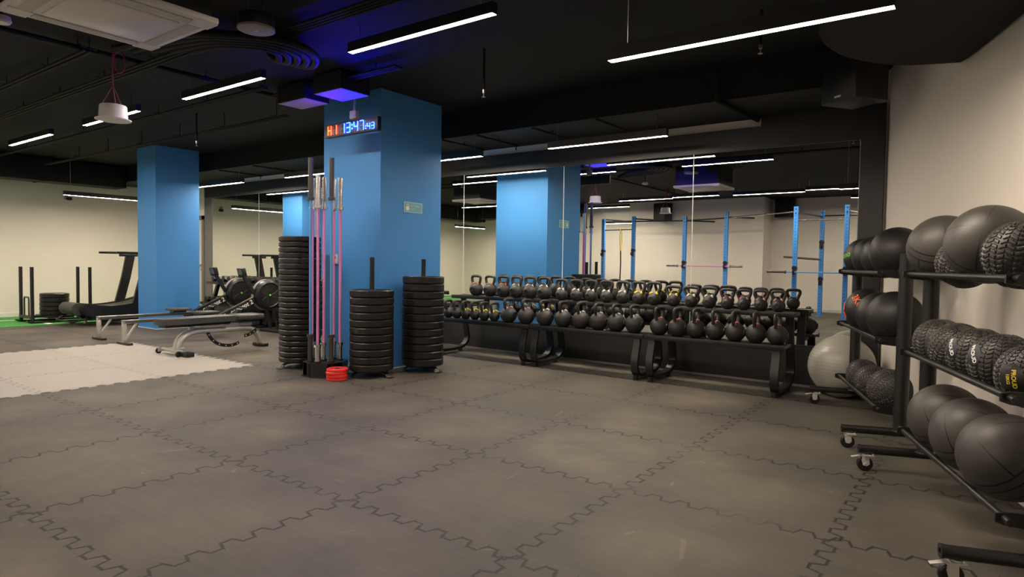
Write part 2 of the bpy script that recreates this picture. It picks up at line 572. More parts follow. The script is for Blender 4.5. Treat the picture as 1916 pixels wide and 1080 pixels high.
for i in range(7):
    bm = NB(); boxab(bm, (edges[i] + 0.0045, VM, 0.412), (edges[i + 1] - 0.0045, VM + 0.004, 2.373))
    tag(obj('mirror_panel', bm, 'mirror', smooth=0), mlabels[i], 'mirror', 'wall mirrors')
# soffit above the mirrors and ducts
bm = NB(); boxab(bm, (UL, 3.88, 2.69), (3.45, VM + 0.05, CEIL)); struct('ceiling_soffit', bm, 'duct')
for k, (nm, (a, b)) in enumerate((('pillar_1', ((-1.645, 2.66), (-0.70, 3.60))), ('pillar_2', ((-7.03, 3.0), (-6.39, 3.717))))):
    bm = NB(); boxab(bm, (*a, 0), (*b, CEIL)); struct(nm, bm, 'pillar')
    bm = NB(); boxab(bm, (a[0] - .006, a[1] - .006, 0), (b[0] + .006, b[1] + .006, 0.012)); struct('baseboard_pillar_%d' % (k + 1), bm, 'skirt')
# door
bm = NB(); boxab(bm, (-9.10, VM - 0.03, 0), (-9.02, VM + 0.05, 2.03)); boxab(bm, (-8.20, VM - 0.03, 0), (-8.12, VM + 0.05, 2.03)); boxab(bm, (-9.10, VM - 0.03, 1.95), (-8.12, VM + 0.05, 2.03))
dr = bpy.data.objects.new('door_1', None); COL.objects.link(dr); dr['kind'] = 'structure'
obj('door_frame', bm, 'grey', dr, smooth=0)
bm = NB(); boxab(bm, (-9.02, VM - 0.005, 0.01), (-8.20, VM + 0.05, 1.95)); obj('door_leaf', bm, 'doorglass', dr, smooth=0)
bm = NB(); tube(bm, [(-8.27, VM - 0.005, 1.04), (-8.27, VM - 0.06, 1.04), (-8.28, VM - 0.065, 1.04), (-8.40, VM - 0.065, 1.04)], 0.011); cyl(bm, (-8.27, VM - 0.002, 1.04), (-8.27, VM - 0.014, 1.04), 0.027); cyl(bm, (-8.27, VM - 0.002, 0.95), (-8.27, VM - 0.014, 0.95), 0.027)
obj('door_handle', bm, 'steel', dr)
# grey tiles let into the floor, with toothed edges
def toothed(u0, v0, u1, v1):
    pts = []
    def side(p, q, nrm, flip):
        L = math.hypot(q[0] - p[0], q[1] - p[1])
        n = int(round(L * 7))
        for i in range(n):
            for f, s in ((0.08, -1), (0.42, -1), (0.5, 1), (0.92, 1)):
                t = (i + f) / n
                e = 0.026 * s
                pts.append((p[0] + (q[0] - p[0]) * t + nrm[0] * e, p[1] + (q[1] - p[1]) * t + nrm[1] * e))
    side((u0, v0), (u1, v0), (0, -1), 0); side((u1, v0), (u1, v1), (1, 0), 0)
    side((u1, v1), (u0, v1), (0, 1), 0); side((u0, v1), (u0, v0), (-1, 0), 0)
    return pts
bm = NB(); prism(bm, toothed(-5.0, -3.0, -2.0, 2.0), 0.0, 0.003); struct('floor_grey_tiles', bm, 'grey_mat')
bm = NB(); boxab(bm, (UL + .02, -5.9, 0.0), (-8.33, VM - 0.02, 0.010))
tf = thing('turf_strip', 'green artificial turf strip along the pale left wall', 'turf')
obj('pile', bm, 'turf', tf, smooth=0)
bm = NB()
boxab(bm, (-9.62, -5.9, 0.010), (-9.56, VM - 0.1, 0.0115))
for v in (0.6, 1.4, 2.2, 3.0, 3.8):
    boxab(bm, (-8.9, v - .05, 0.010), (-8.45, v + .03, 0.0115))
obj('white_marking', bm, 'white_line', tf, smooth=0)


# ------------------------------------------------------------------ lamps
def housing(bm, L):
    boxab(bm, (-L / 2, -0.027, 0.011), (L / 2, 0.027, 0.075))
    boxab(bm, (-L / 2, -0.027, 0.0), (L / 2, -0.0242, 0.011)); boxab(bm, (-L / 2, 0.0242, 0.0), (L / 2, 0.027, 0.011))
    boxab(bm, (-L / 2, -0.0242, 0.0), (-L / 2 + .003, 0.0242, 0.011)); boxab(bm, (L / 2 - .003, -0.0242, 0.0), (L / 2, 0.0242, 0.011))


def linear_light(u0, u1, v, z, label, axis='u', wires=True):
    L = u1 - u0
    c = ((u0 + u1) / 2, v, z) if axis == 'u' else (v, (u0 + u1) / 2, z)
    t = thing('linear_light', label, 'light', c, 0 if axis == 'u' else PI / 2, 'linear ceiling lights')
    bm = NB(); housing(bm, L); obj('housing', bm, 'black', t, smooth=0)
    bm = NB(); boxab(bm, (-L / 2 + .0035, -0.0238, 0.0012), (L / 2 - .0035, 0.0238, 0.0105)); obj('diffuser', bm, 'lamp', t, smooth=0)
    for s in (-1, 1):
        bm = NB(); cyl(bm, (s * L * 0.42, 0, 0.072), (s * L * 0.42, 0, CEIL - z - (0.31 if False else 0)), 0.0022, 6)
        obj('suspension_wire', bm, 'steel', t)
    return t

LZ = 2.80
linear_light(0.43, 1.86, 1.31, LZ, 'bright tube light hanging right of the timer, above the floor')
linear_light(2.76, 4.14, 1.205, 2.31, 'longest-looking tube light, hung low on wires at upper right')
linear_light(-2.175, -0.77, 1.33, LZ, 'tube light left of the curved hoses')
linear_light(-4.57, -3.13, 1.31, LZ, 'tube light behind the white hanging speaker')
linear_light(-7.18, -5.60, 1.30, LZ, 'farthest left tube light, beyond the white hanging speaker')
def soffit_light(u0, u1, label):
    L = u1 - u0
    t = thing('linear_light', label, 'light', ((u0 + u1) / 2, 4.05, 2.46), 0, 'linear ceiling lights')
    bm = NB(); housing(bm, L); obj('housing', bm, 'black', t, smooth=0)
    bm = NB(); boxab(bm, (-L / 2 + .0035, -0.0238, 0.0012), (L / 2 - .0035, 0.0238, 0.0105)); obj('diffuser', bm, 'lamp', t, smooth=0)
    for s in (-1, 1):
        bm = NB(); cyl(bm, (s * L * 0.42, 0, 0.072), (s * L * 0.42, 0, 0.23), 0.0022, 6); obj('suspension_wire', bm, 'steel', t)
soffit_light(0.51, 1.91, 'tube light in front of the mirrors above the middle kettlebell rack')
soffit_light(-1.86, -0.45, 'tube light in front of the mirrors, half hidden by the big pillar')
soffit_light(-4.41, -3.0, 'tube light by the mirrors behind the upright barbells')
soffit_light(-7.05, -5.6, 'tube light by the mirrors just right of the far pillar')
linear_light(2.49, 3.85, -8.68, 2.262, 'thin tube light along the pale left wall', 'v')
linear_light(-0.3, 1.1, -8.68, 2.262, 'added unseen tube light outside the left edge, brightening the pale left wall', 'v')  # unseen lamp, added to make up light on the left wall
linear_light(-4.9, -3.45, -8.68, 2.262, 'tube light at far end of left wall, in the mirror beside the pillar', 'v')
linear_light(-8.2, -6.8, -3.2, LZ, 'tube light reflected under the ceiling cassette beside the pillar')
linear_light(-3.14, -1.69, -3.5, LZ, 'reflected tube light right of the reflected white speaker')
linear_light(-1.62, -0.50, -3.30, LZ, 'reflected tube light just left of the middle mirror seam')
linear_light(-0.21, 1.32, -3.45, LZ, 'reflected tube light above the blue rig, long one at right')
linear_light(1.40, 2.2, -3.15, LZ, 'short reflected tube light right of the long one above the rig')
linear_light(1.95, 3.2, -5.2, LZ, 'reflected tube light cut off by the black jamb')
linear_light(-4.9, -3.6, -5.05, LZ, 'reflected tube light beside the upright bars in the mirror')
linear_light(-4.49, -3.58, -5.2, 2.345, 'reflected tube light between the two far left blue posts')


# ------------------------------------------------------------------ kettlebells
def kettlebell(H, r, W, ring, label, group, yaw=0.0, loc=(0, 0, 0)):
    t = thing('kettlebell', label, 'kettlebell', loc, yaw, group)
    cz = r * 0.90
    bm = NB()
    prof = [(0, 0), (r * 0.50, 0)]
    n = 18
    a0 = math.asin(max(-1, -cz / r))
    for i in range(1, n):
        a = -0.93 + (PI / 2 + 0.93) * i / n
        prof.append((r * math.cos(a), cz + r * math.sin(a)))
    prof.append((0, cz + r))
    lathe(bm, prof, 36)
    obj('body', bm, 'iron', t, smooth=50)
    hr = 0.017 if H > 0.22 else 0.0155
    x0 = r * 0.55
    zb = cz + math.sqrt(max(0, r * r - x0 * x0)) * 0.93
    xw = W / 2 - hr
    zt = H - hr
    k = [(-x0 * 0.95, 0, zb - 0.012), (-x0 - (xw - x0) * 0.55, 0, zb + (zt - zb) * 0.25), (-xw, 0, zb + (zt - zb) * 0.62),
         (-xw * 0.93, 0, zb + (zt - zb) * 0.90), (-xw * 0.62, 0, zt - 0.001), (0, 0, zt + 0.002)]
    k = k + [(-p[0], 0, p[2]) for p in k[-2::-1]]
    sp = spline(k, 5)
    bm = NB(); tube(bm, sp, [hr * (1.22 if (i < 3 or i > len(sp) - 4) else 1.0) for i in range(len(sp))], 12)
    obj('handle', bm, 'iron', t, smooth=60)
    if ring:
        for s in (-1, 1):
            bm = NB()
            p = Vector((s * (x0 * 0.97), 0, zb + 0.004)); q = Vector((s * (x0 + (xw - x0) * 0.42), 0, zb + (zt - zb) * 0.18))
            cyl(bm, p - (q - p) * 0.25, p + (q - p) * 0.45, hr * 1.50, 14, hr * 1.30)
            obj('handle_band', bm, ring, t, smooth=50)
    bm = NB()
    cyl(bm, (0, -r * 0.955, cz), (0, -r * 1.012, cz), r * 0.36, 24)
    tube(bm, [(r * 0.33 * math.cos(a), -r * 1.012, cz + r * 0.33 * math.sin(a)) for a in [2 * PI * i / 24 for i in range(24)]], r * 0.035, 6, closed=True)
    obj('weight_disc', bm, 'rackblack', t, smooth=40)
    return t

# two-tier racks along the mirrors: u extents of the shelves
RACKS = [(-1.17, 0.315), (0.325, 1.725), (1.735, 3.085)]
rl = ['two-tier black kettlebell rack next to the big blue pillar', 'two-tier black kettlebell rack in the middle of the row', 'two-tier black kettlebell rack at the right end by the gym ball']
LOWZ, UPZ = 0.470, 0.745
for (u0, u1), lab in zip(RACKS, rl):
    um = (u0 + u1) / 2
    t = thing('kettlebell_rack', lab, 'rack', (um, 4.25, 0), 0, 'kettlebell racks')
    L = u1 - u0
    bm = NB(); boxab(bm, (-L / 2, -0.255, LOWZ - 0.028), (L / 2, -0.01, LOWZ), bev=0.004); boxab(bm, (-L / 2, -0.262, LOWZ - 0.045), (L / 2, -0.252, LOWZ + 0.004), bev=0.002); obj('lower_shelf', bm, 'rackblack', t)
    bm = NB(); boxab(bm, (-L / 2, 0.095, UPZ - 0.028), (L / 2, 0.305, UPZ), bev=0.004); boxab(bm, (-L / 2, 0.088, UPZ - 0.040), (L / 2, 0.098, UPZ + 0.004), bev=0.002); boxab(bm, (-L / 2, 0.297, UPZ - 0.05), (L / 2, 0.309, UPZ + 0.004), bev=0.002); obj('upper_shelf', bm, 'rackblack', t)
    for s in (-1, 1):
        x = s * (L / 2 - 0.075)
        pts = spline([(x, -0.225, LOWZ - 0.025), (x, -0.235, 0.36), (x, -0.275, 0.20), (x, -0.265, 0.10), (x, -0.20, 0.050), (x, -0.05, 0.042), (x, 0.13, 0.048), (x, 0.25, 0.075),
                      (x, 0.325, 0.15), (x, 0.315, 0.26), (x, 0.27, 0.45), (x, 0.245, UPZ - 0.025)], 5)
        bm = NB(); bar(bm, pts, (1, 0, 0), 0.078, 0.036); bmesh.ops.bevel(bm, geom=bm.edges[:], offset=0.004, segments=1, affect='EDGES', clamp_overlap=True)
        obj('side_frame', bm, 'rackblack', t, smooth=30)
        bm = NB(); boxab(bm, (x - 0.02, 0.0, LOWZ - 0.05), (x + 0.02, 0.29, LOWZ - 0.026)); obj('shelf_bracket', bm, 'rackblack', t)
        for y in (-0.245, 0.19):
            bm = NB(); cyl(bm, (x, y, 0.0), (x, y, 0.05), 0.028, 16); obj('foot', bm, 'black', t)

GU = 'kettlebells on the upper shelf'
GL = 'kettlebells on the lower shelf'

side_of = ['left', 'middle', 'right']


def rack_of(u):
    for i, (a, b) in enumerate(RACKS):
        if a - 0.01 <= u <= b + 0.01:
            return i
    return 0


UPPER = [-0.843, -0.612, -0.398, -0.194, 0.012, 0.22, 0.465, 0.669, 0.864, 1.063, 1.265, 1.458, 1.634, 1.855, 2.049, 2.237, 2.422, 2.584, 2.748, 2.911]
LOWER = [-1.02, -0.875, -0.73, -0.583, -0.43, -0.277, -0.062, 0.193, 0.455, 0.700, 0.930, 1.149, 1.363, 1.572, 1.845, 2.038, 2.229, 2.420, 2.611, 2.801, 2.99]
BANDWORD = {'ringred': 'red-banded', 'ringpink': 'pink-banded', 'ringwhite': 'white-banded', 'yellow': 'yellow-banded', None: 'plain black'}
kb_proto = {}


def put_bell(spec, label, group, loc, yaw):
    if spec not in kb_proto:
        kb_proto[spec] = kettlebell(*spec, label, group, yaw, loc)
    else:
        dup(kb_proto[spec], loc, yaw, label, group)


for i, u in enumerate(UPPER):
    if i < 6:
        H, r, W = 0.270, 0.090, 0.178
    elif i < 13:
        H, r, W = 0.254, 0.073, 0.176
    elif i < 16:
        H, r, W = 0.222, 0.068, 0.186
    else:
        H, r, W = 0.210, 0.064, 0.156
    ring = 'ringred' if i < 3 else 'ringwhite' if i < 11 else 'yellow' if i < 14 else 'ringwhite' if i < 16 else 'ringpink'
    lab = '%s kettlebell, %s from the pillar end of the upper shelf row' % (BANDWORD[ring], ORD[i])
    put_bell((H, r, W, ring), lab, GU, (u, 4.452, UPZ + .001), random.uniform(-0.10, 0.10))
for i, u in enumerate(LOWER):
    H, r, W = (0.230, 0.066, 0.165) if i < 6 else (0.292, 0.099, 0.200) if i < 14 else (0.288, 0.0930, 0.196)
    ring = None if i < 2 else 'yellow' if i < 6 else 'ringpink' if i < 8 else 'ringwhite' if i < 14 else 'ringred'
    lab = '%s %s kettlebell, %s from the pillar end of the lower shelf row' % ('small' if i < 6 else 'big round', BANDWORD[ring], ORD[i])
    put_bell((H, r, W, ring), lab, GL, (u, 4.115, LOWZ + .001), PI / 2 + random.uniform(-0.09, 0.09))


# ------------------------------------------------------------------ bumper plates and their stands
def plate_mesh(R, T, rubber='rubber'):
    bm = NB()
    b = 0.010
    prof = [(0.026, 0.004), (0.085, 0.004), (0.10, 0.009), (R * 0.80, 0.009), (R * 0.86, 0.001), (R - b, 0.001), (R, b + .001), (R, T - b - .001),
            (R - b, T - 0.001), (R * 0.86, T - 0.001), (R * 0.80, T - 0.009), (0.10, T - 0.009), (0.085, T - 0.004), (0.026, T - 0.004)]
    lathe(bm, prof, 64, closed=True)
    return bm


def stand(cx, cy, peg_top, label, rot):
    t = thing('plate_stand', label, 'plate stand', (cx, cy, 0), rot, 'plate stands')
    bm = NB(); lathe(bm, [(0, 0.052), (0.13, 0.052), (0.13, 0.066), (0, 0.066)], 40); obj('base_plate', bm, 'rackblack', t)
    for k in range(3):
        a = k * 2 * PI / 3
        bm = NB()
        c, s = math.cos(a), math.sin(a)
        bar(bm, [(0.05 * c, 0.05 * s, 0.049), (0.165 * c, 0.165 * s, 0.049), (0.19 * c, 0.19 * s, 0.036), (0.212 * c, 0.212 * s, 0.005), (0.232 * c, 0.232 * s, 0.003), (0.255 * c, 0.255 * s, 0.003)], (-s, c, 0), 0.07, 0.005)
        obj('leg', bm, 'rackblack', t, smooth=0)
    bm = NB(); cyl(bm, (0, 0, 0.06), (0, 0, peg_top), 0.0235, 20); obj('post', bm, 'black', t)
    return t


def stack(cx, cy, n, z0, z1, word, group):
    T = (z1 - z0) / n
    root = None
    for i in range(n):
        k = n - 1 - i
        lab = 'black bumper plate, %s from the top of the %s' % (ORD[k], word)
        z = z0 + T * i
        jx, jy = random.uniform(-.001, .001), random.uniform(-.001, .001)
        if root is None:
            root = thing('bumper_plate', lab, 'plate', (cx, cy, z), 0, group)
            obj('disc', plate_mesh(0.2225, T - 0.0015), 'rubber', root, smooth=18)
            bm = NB(); lathe(bm, [(0.0255, 0.003), (0.045, 0.003), (0.045, T - 0.0035), (0.0255, T - 0.0035)], 32, closed=True)
            obj('hub_ring', bm, 'steel', root)
        else:
            dup(root, (cx + jx, cy + jy, z), random.uniform(0, 6.28), lab, group)


stand(-1.565, 2.285, 1.40, 'black stand under the tall plate stack left of the barbells', math.radians(260))
stack(-1.565, 2.285, 23, 0.069, 1.432, 'tall stack left of the barbells', 'plates in the tall stack')
stand(-0.53, 2.40, 1.215, 'black stand with a peg under the front plate stack by the pillar', math.radians(252))
stack(-0.53, 2.40, 11, 0.069, 0.887, 'front stack before the pillar', 'plates in the front stack')
stand(-0.375, 2.985, 1.205, 'black stand with a peg under the plate stack beside the kettlebell racks', math.radians(240))
stack(-0.375, 2.985, 12, 0.069, 1.022, 'stack next to the kettlebell racks', 'plates in the stack by the kettlebells')

# small red plates
for i in range(4):
    lab = 'small red plate, %s of four stacked before the barbell holder' % (['lowest', 'second lowest', 'third lowest', 'top one'][i])
    t = thing('small_plate', lab, 'plate', (-0.632 + .004 * (i % 2), 2.045 - .003 * (i % 3), 0.029 * i), 0.4 * i, 'small red plates')
    bm = NB(); R, T = 0.103, 0.0285
    lathe(bm, [(0.026, 0.004), (0.06, 0.004), (0.078, 0.0005), (R - .006, 0.0005), (R, 0.006), (R, T - .006), (R - .006, T - .0005), (0.078, T - .0005), (0.06, T - .004), (0.026, T - .004)], 40, closed=True)
    obj('disc', bm, 'red', t, smooth=20)
    bm = NB(); lathe(bm, [(0.0255, 0.003), (0.034, 0.003), (0.034, T - .003), (0.0255, T - .003)], 24, closed=True); obj('hub_ring', bm, 'steel', t)

# ------------------------------------------------------------------ barbell holder and bars
BARS = [('b', -0.979, 1.988, 'blue barbell with black sleeves, at the left of the holder'), ('p', -1.108, 2.105, 'pink barbell with chrome sleeves, farthest left of the pink ones'),
        ('p', -0.868, 1.992, 'pink barbell nearest the viewer, tallest-looking of the pink ones'), ('p', -0.935, 2.118, 'pink barbell right behind the second blue barbell'),
        ('b', -0.800, 2.105, 'blue barbell with black sleeves, standing among the pink barbells'), ('p', -0.956, 2.256, 'pink barbell second from the right of the holder'),
        ('p', -0.845, 2.250, 'pink barbell at the right edge of the holder')]
t = thing('barbell_holder', 'black octagonal upright holder with seven barbells standing in it', 'barbell holder', (-0.945, 2.150, 0))
hc = Vector((-0.945, 2.150, 0))
octo = [(0.240 * math.cos(PI / 8 + k * PI / 4 - .2), 0.240 * math.sin(PI / 8 + k * PI / 4 - .2)) for k in range(8)]
bm = NB(); prism(bm, octo, 0.0, 0.008); obj('base_plate', bm, 'rackblack', t, smooth=0)
bm = NB(); prism(bm, [(x * .93, y * .93) for x, y in octo], 0.140, 0.148)
tp = obj('top_plate', bm, 'rackblack', t, smooth=0)
cb = NB()
for kind, x, y, lab in BARS:
    cyl(cb, (x - hc.x, y - hc.y, 0.10), (x - hc.x, y - hc.y, 0.20), 0.0345, 24)
cut = obj('cutter', cb, 'rackblack', t, smooth=0)
md = tp.modifiers.new('holes', 'BOOLEAN'); md.operation = 'DIFFERENCE'; md.solver = 'EXACT'; md.object = cut
dg = bpy.context.evaluated_depsgraph_get(); dg.update()
tp_me = bpy.data.meshes.new_from_object(tp.evaluated_get(dg))
tp.modifiers.clear(); tp.data = tp_me
bpy.data.objects.remove(cut)
for k in range(8):
    a, b_ = octo[k], octo[(k + 1) % 8]
    if k % 2 == 0:
        bm = NB()
        bar(bm, [(a[0] * .92, a[1] * .92, 0.074), (b_[0] * .92, b_[1] * .92, 0.074)], (0, 0, 1), 0.132, 0.005); obj('side_plate', bm, 'rackblack', t, smooth=0)
for kind, x, y, lab in BARS:
    bm = NB(); p = Vector((x, y, 0)) - hc
    lathe(bm, [(0.029, 0.010), (0.034, 0.010), (0.034, 0.162), (0.029, 0.162)], 20, Matrix.Translation(p), closed=True); obj('socket', bm, 'black', t)


def barbell(name, label, loc, kind, group=None, rot=None):
    t = thing(name, label, 'barbell', loc, 0, group)
    if rot:
        t.rotation_euler = rot
    L = 2.19 if kind == 'b' else 2.01
    sl = 0.42 if kind == 'b' else 0.325
    sm, gm = ('sleeve', 'barblue') if kind == 'b' else ('chrome', 'pink')
    bm = NB(); cyl(bm, (0, 0, sl), (0, 0, L - sl), 0.0142 if kind == 'b' else 0.0135, 16); obj('shaft', bm, gm, t)
    for z0, z1, c in ((0, sl, sl), (L - sl, L, L - sl)):
        bm = NB()
        lathe(bm, [(0, z0), (0.0235, z0), (0.025, z0 + .002), (0.025, z1 - .002), (0.0235, z1), (0, z1)], 24)
        s = -1 if z0 == 0 else 1
        lathe(bm, [(0.015, c - s * .0 - .0), (0.036, c), (0.036, c - s * 0.0 + s * 0.028), (0.0245, c + s * 0.030)], 24)
        obj('sleeve', bm, sm, t, smooth=25)
    return t


for kind, x, y, lab in BARS:
    barbell('barbell', lab, (x, y, 0.0085), kind, 'barbells standing in the holder')
# wall thermostat on the pillar
bm = NB(); boxab(bm, (-0.04, -0.022, -0.055), (0.04, 0, 0.055), bev=0.006)
t = thing('thermostat', 'small white wall control box on the blue pillar behind the bars', 'wall control', (-1.425, 2.66, 1.19)); obj('casing', bm, 'white', t)
bm = NB(); boxab(bm, (-0.022, -0.0235, 0.005), (0.022, -0.0215, 0.038)); obj('display', bm, 'screen', t, smooth=0)

# ------------------------------------------------------------------ sign on the pillar
t = thing('zone_sign', 'small teal sign with a kettlebell symbol on the blue pillar', 'sign', (-0.70, 3.14, 1.780), PI / 2)
bm = NB(); boxab(bm, (-0.145, -0.006, -0.058), (0.145, 0.0, 0.058), bev=0.001); obj('board', bm, 'signteal', t, smooth=0)
bm = NB()
for a, b_ in (((-0.145, .050), (0.145, .058)), ((-0.145, -.058), (0.145, -.050)), ((-0.145, -.05), (-0.134, .05)), ((0.134, -.05), (0.145, .05))):
    boxab(bm, (a[0], -0.0068, a[1]), (b_[0], -0.0058, b_[1]))
obj('border', bm, 'signpale', t, smooth=0)
bm = NB(); cyl(bm, (-0.087, -0.0058, -0.012), (-0.087, -0.0075, -0.012), 0.027, 24); tube(bm, [(-0.087 + .017 * math.cos(a), -0.0068, 0.020 + .017 * math.sin(a)) for a in [2 * PI * i / 20 for i in range(20)]], 0.0045, 6, closed=True)
obj('kettlebell_symbol', bm, 'signwhite', t)
bm = NB()
for txt, yy in (('KETTLEBELL', 0.016), ('ZONE', -0.020)):
    tb = text_bm(txt, 0.030, 0.0006, 'LEFT')
    bmesh.ops.transform(tb, matrix=Matrix.Translation((-0.042, -0.0066, yy)) @ Matrix.Rotation(PI / 2, 4, 'X') @ Matrix.Diagonal((0.92, 1, 1, 1)), verts=tb.verts)
    me = bpy.data.meshes.new('x'); tb.to_mesh(me); tb.free(); bm.from_mesh(me); bpy.data.meshes.remove(me)
obj('lettering', bm, 'signpale', t, smooth=0)

# ------------------------------------------------------------------ digital timer
CV, CZ0, CZ1, CU0, CU1 = 2.30, 2.462, 2.602, -1.165, -0.350
t = thing('gym_timer', 'digital wall timer hung at the blue pillar, showing red and blue digits', 'timer', ((CU0 + CU1) / 2, CV, (CZ0 + CZ1) / 2))
HW, HH = (CU1 - CU0) / 2, (CZ1 - CZ0) / 2
bm = NB(); boxab(bm, (-HW, 0, -HH), (HW, 0.05, HH), bev=0.004); obj('casing', bm, 'black', t)
SEG = {'a': (0.1, .93, .9, 1.0), 'g': (.1, .45, .9, .55), 'd': (.1, 0, .9, .07), 'f': (0, .5, .16, .97), 'b': (.84, .5, 1, .97), 'e': (0, .03, .16, .5), 'c': (.84, .03, 1, .5)}
DIG = {'H': 'fbgec', '1': 'bc', '3': 'abgcd', '4': 'fbgc', '7': 'abc'}


def digit(ch, x, z, wd, ht, m, name):
    on_, off_ = NB(), NB()
    for sg, (x0, z0, x1, z1) in SEG.items():
        on = sg in DIG[ch]
        boxab(on_ if on else off_, (x + wd * x0 + .002, -0.0025 if on else -0.001, z + ht * z0 + .001), (x + wd * x1 - .002, 0.001, z + ht * z1 - .001))
    d = obj(name, on_, m, t, smooth=0)
    obj('unlit_segment', off_, 'led_dim', d, smooth=0)


X = -HW
digit('H', X + 0.050, -0.050, 0.060, 0.100, 'led_red', 'red_digit'); digit('1', X + 0.135, -0.050, 0.060, 0.100, 'led_red', 'red_digit')
for ch, x in (('1', 0.255), ('3', 0.342), ('4', 0.460), ('7', 0.547)):
    digit(ch, X + x, -0.050, 0.067, 0.102, 'led_blue', 'blue_digit')
for x0, x1, k in ((0.428, 0.443, 1.0), (0.636, 0.645, 0.6)):
    bm = NB()
    for zz in (-0.022, 0.016):
        zc = zz if k == 1.0 else -0.040 + (zz + .022) * .6
        boxab(bm, (X + x0, -0.0025, zc), (X + x1, 0.001, zc + 0.013 * k))
    obj('colon', bm, 'led_blue', t, smooth=0)
for ch, x in (('4', 0.660), ('3', 0.720)):
    digit(ch, X + x, -0.050, 0.048, 0.064, 'led_blue', 'small_blue_digit')
bm = NB(); cyl(bm, (0.03, 0.03, HH), (0.03, 0.03, CEIL - (CZ0 + CZ1) / 2), 0.012, 12); boxab(bm, (-0.02, 0.005, HH + .015), (0.075, 0.055, HH + .095), bev=.004); obj('mounting_pole', bm, 'acgrey', t)


# ------------------------------------------------------------------ medicine and slam balls on two wheeled racks
RANG = math.atan2(D.y, D.x)
C1 = Vector((3.79, 2.62, 0))


def world(t_, s_, z_):
    p = C1 + D * t_ + N * s_
    return (p.x, p.y, z_)


RZ = [1.150, 0.712, 0.262]
SF, SB, SP = 0.20, 0.45, 0.325


def ball_rack(t0, t1, label, tops):
    t = thing('ball_rack', label, 'ball rack', world(0, 0, 0), RANG, 'ball racks')
    for tt, top in zip((t0, t1), tops):
        bm = NB(); tube(bm, [(tt, -0.005, 0.1265), (tt, 0.665, 0.1265)], 0.0255, 18); obj('base_leg', bm, 'rackblack', t)
        bm = NB(); lathe(bm, [(0.012, 0), (0.0275, 0), (0.0275, 0.010), (0.012, 0.010)], 18, Matrix.Translation((tt, -0.006, 0.1265)) @ Matrix.Rotation(PI / 2, 4, 'X'), closed=True); obj('end_ring', bm, 'rackblack', t)
        bm = NB(); tube(bm, [(tt, SP, 0.13), (tt, SP, top)], 0.041, 26); lathe(bm, [(0.041, .118), (0.060, .138), (0.058, .146), (0.041, .150)], 26, Matrix.Translation((tt, SP, 0))); obj('post', bm, 'rackblack', t)
        for z in RZ:
            bm = NB()
            pl = [(-0.155, -0.016), (-0.125, -0.026), (-0.05, -0.034), (0.05, -0.034), (0.125, -0.026), (0.155, -0.016), (0.155, 0.014), (0.125, 0.022), (-0.125, 0.022), (-0.155, 0.014)]
            prism(bm, pl, -0.006, 0.006, Matrix.Translation((tt + (0.010 if tt == t0 else -0.010) * 4.6, SP, z)) @ Matrix.Rotation(PI / 2, 4, 'Z') @ Matrix.Rotation(PI / 2, 4, 'X'))
            lathe(bm, [(0.041, -0.03), (0.047, -0.03), (0.047, 0.026), (0.041, 0.026)], 26, Matrix.Translation((tt, SP, z)), closed=True)
            obj('bracket', bm, 'rackblack', t)
        for s in (0.03, 0.63):
            d_ = -1 if s < 0.3 else 1
            cb = NB()
            tube(cb, [(tt, s + d_ * -.012, 0.086), (tt, s + d_ * -.012, 0.100)], 0.016, 14)
            box(cb, (tt, s + d_ * -.012, 0.094), (0.060, 0.056, 0.006), bev=.002)
            for q in (-0.019, 0.019):
                prism(cb, [(-0.016, -0.008), (0.004, -0.012), (0.018, 0.0), (0.016, 0.042), (-0.020, 0.046), (-0.024, 0.02)], -0.0015, 0.0015,
                      Matrix.Translation((tt + q, s + d_ * .004, 0.044)) @ Matrix(((0, 0, 1, 0), (-d_, 0, 0, 0), (0, 1, 0, 0), (0, 0, 0, 1))))
            box(cb, (tt, s + d_ * .002, 0.087), (0.042, 0.052, 0.006), bev=.002)
            for bx in (-.02, .02):
                cyl(cb, (tt + bx, s + d_ * -.03, 0.090), (tt + bx, s + d_ * -.03, 0.106), 0.006, 8)
            if tt != t1 or t0 > 0:
                box(cb, (tt + .006, s + d_ * .055, 0.085), (0.026, 0.055, 0.004), rx=-d_ * 0.25, bev=.0015)
            cast = obj('caster', cb, 'zinc', t)
            bm = NB(); lathe(bm, [(0.006, -0.012), (0.035, -0.013), (0.0425, -0.008), (0.0425, 0.008), (0.035, 0.013), (0.006, 0.012)], 28, Matrix.Translation((tt, s + d_ * .008, 0.0427)) @ Matrix.Rotation(PI / 2, 4, 'Y'), closed=True); obj('wheel', bm, 'black', cast)
            bm = NB(); cyl(bm, (tt - .024, s + d_ * .008, 0.0427), (tt + .024, s + d_ * .008, 0.0427), 0.0085, 12); obj('axle', bm, 'zinc', cast)
    for z in RZ:
        for s in (SF, SB):
            bm = NB(); tube(bm, [(t0 - 0.01, s, z), (t1 + 0.01, s, z)], 0.0140, 14); obj('rail', bm, 'rackblack', t)
    return t


ball_rack(-1.43, -0.015, 'black wheeled ball rack nearer the mirrors, its posts by the gym ball', (1.13, 1.275))
ball_rack(0.485, 1.895, 'black wheeled ball rack nearest the viewer along the right wall', (1.13, 1.13))


def sphere_bm(r, seg=48, rings=28, squash=1.0):
    bm = NB()
    prof = [(0, -r)] + [(r * math.cos(-PI / 2 + PI * i / rings), r * math.sin(-PI / 2 + PI * i / rings)) for i in range(1, rings)] + [(0, r)]
    lathe(bm, prof, seg)
    return bm


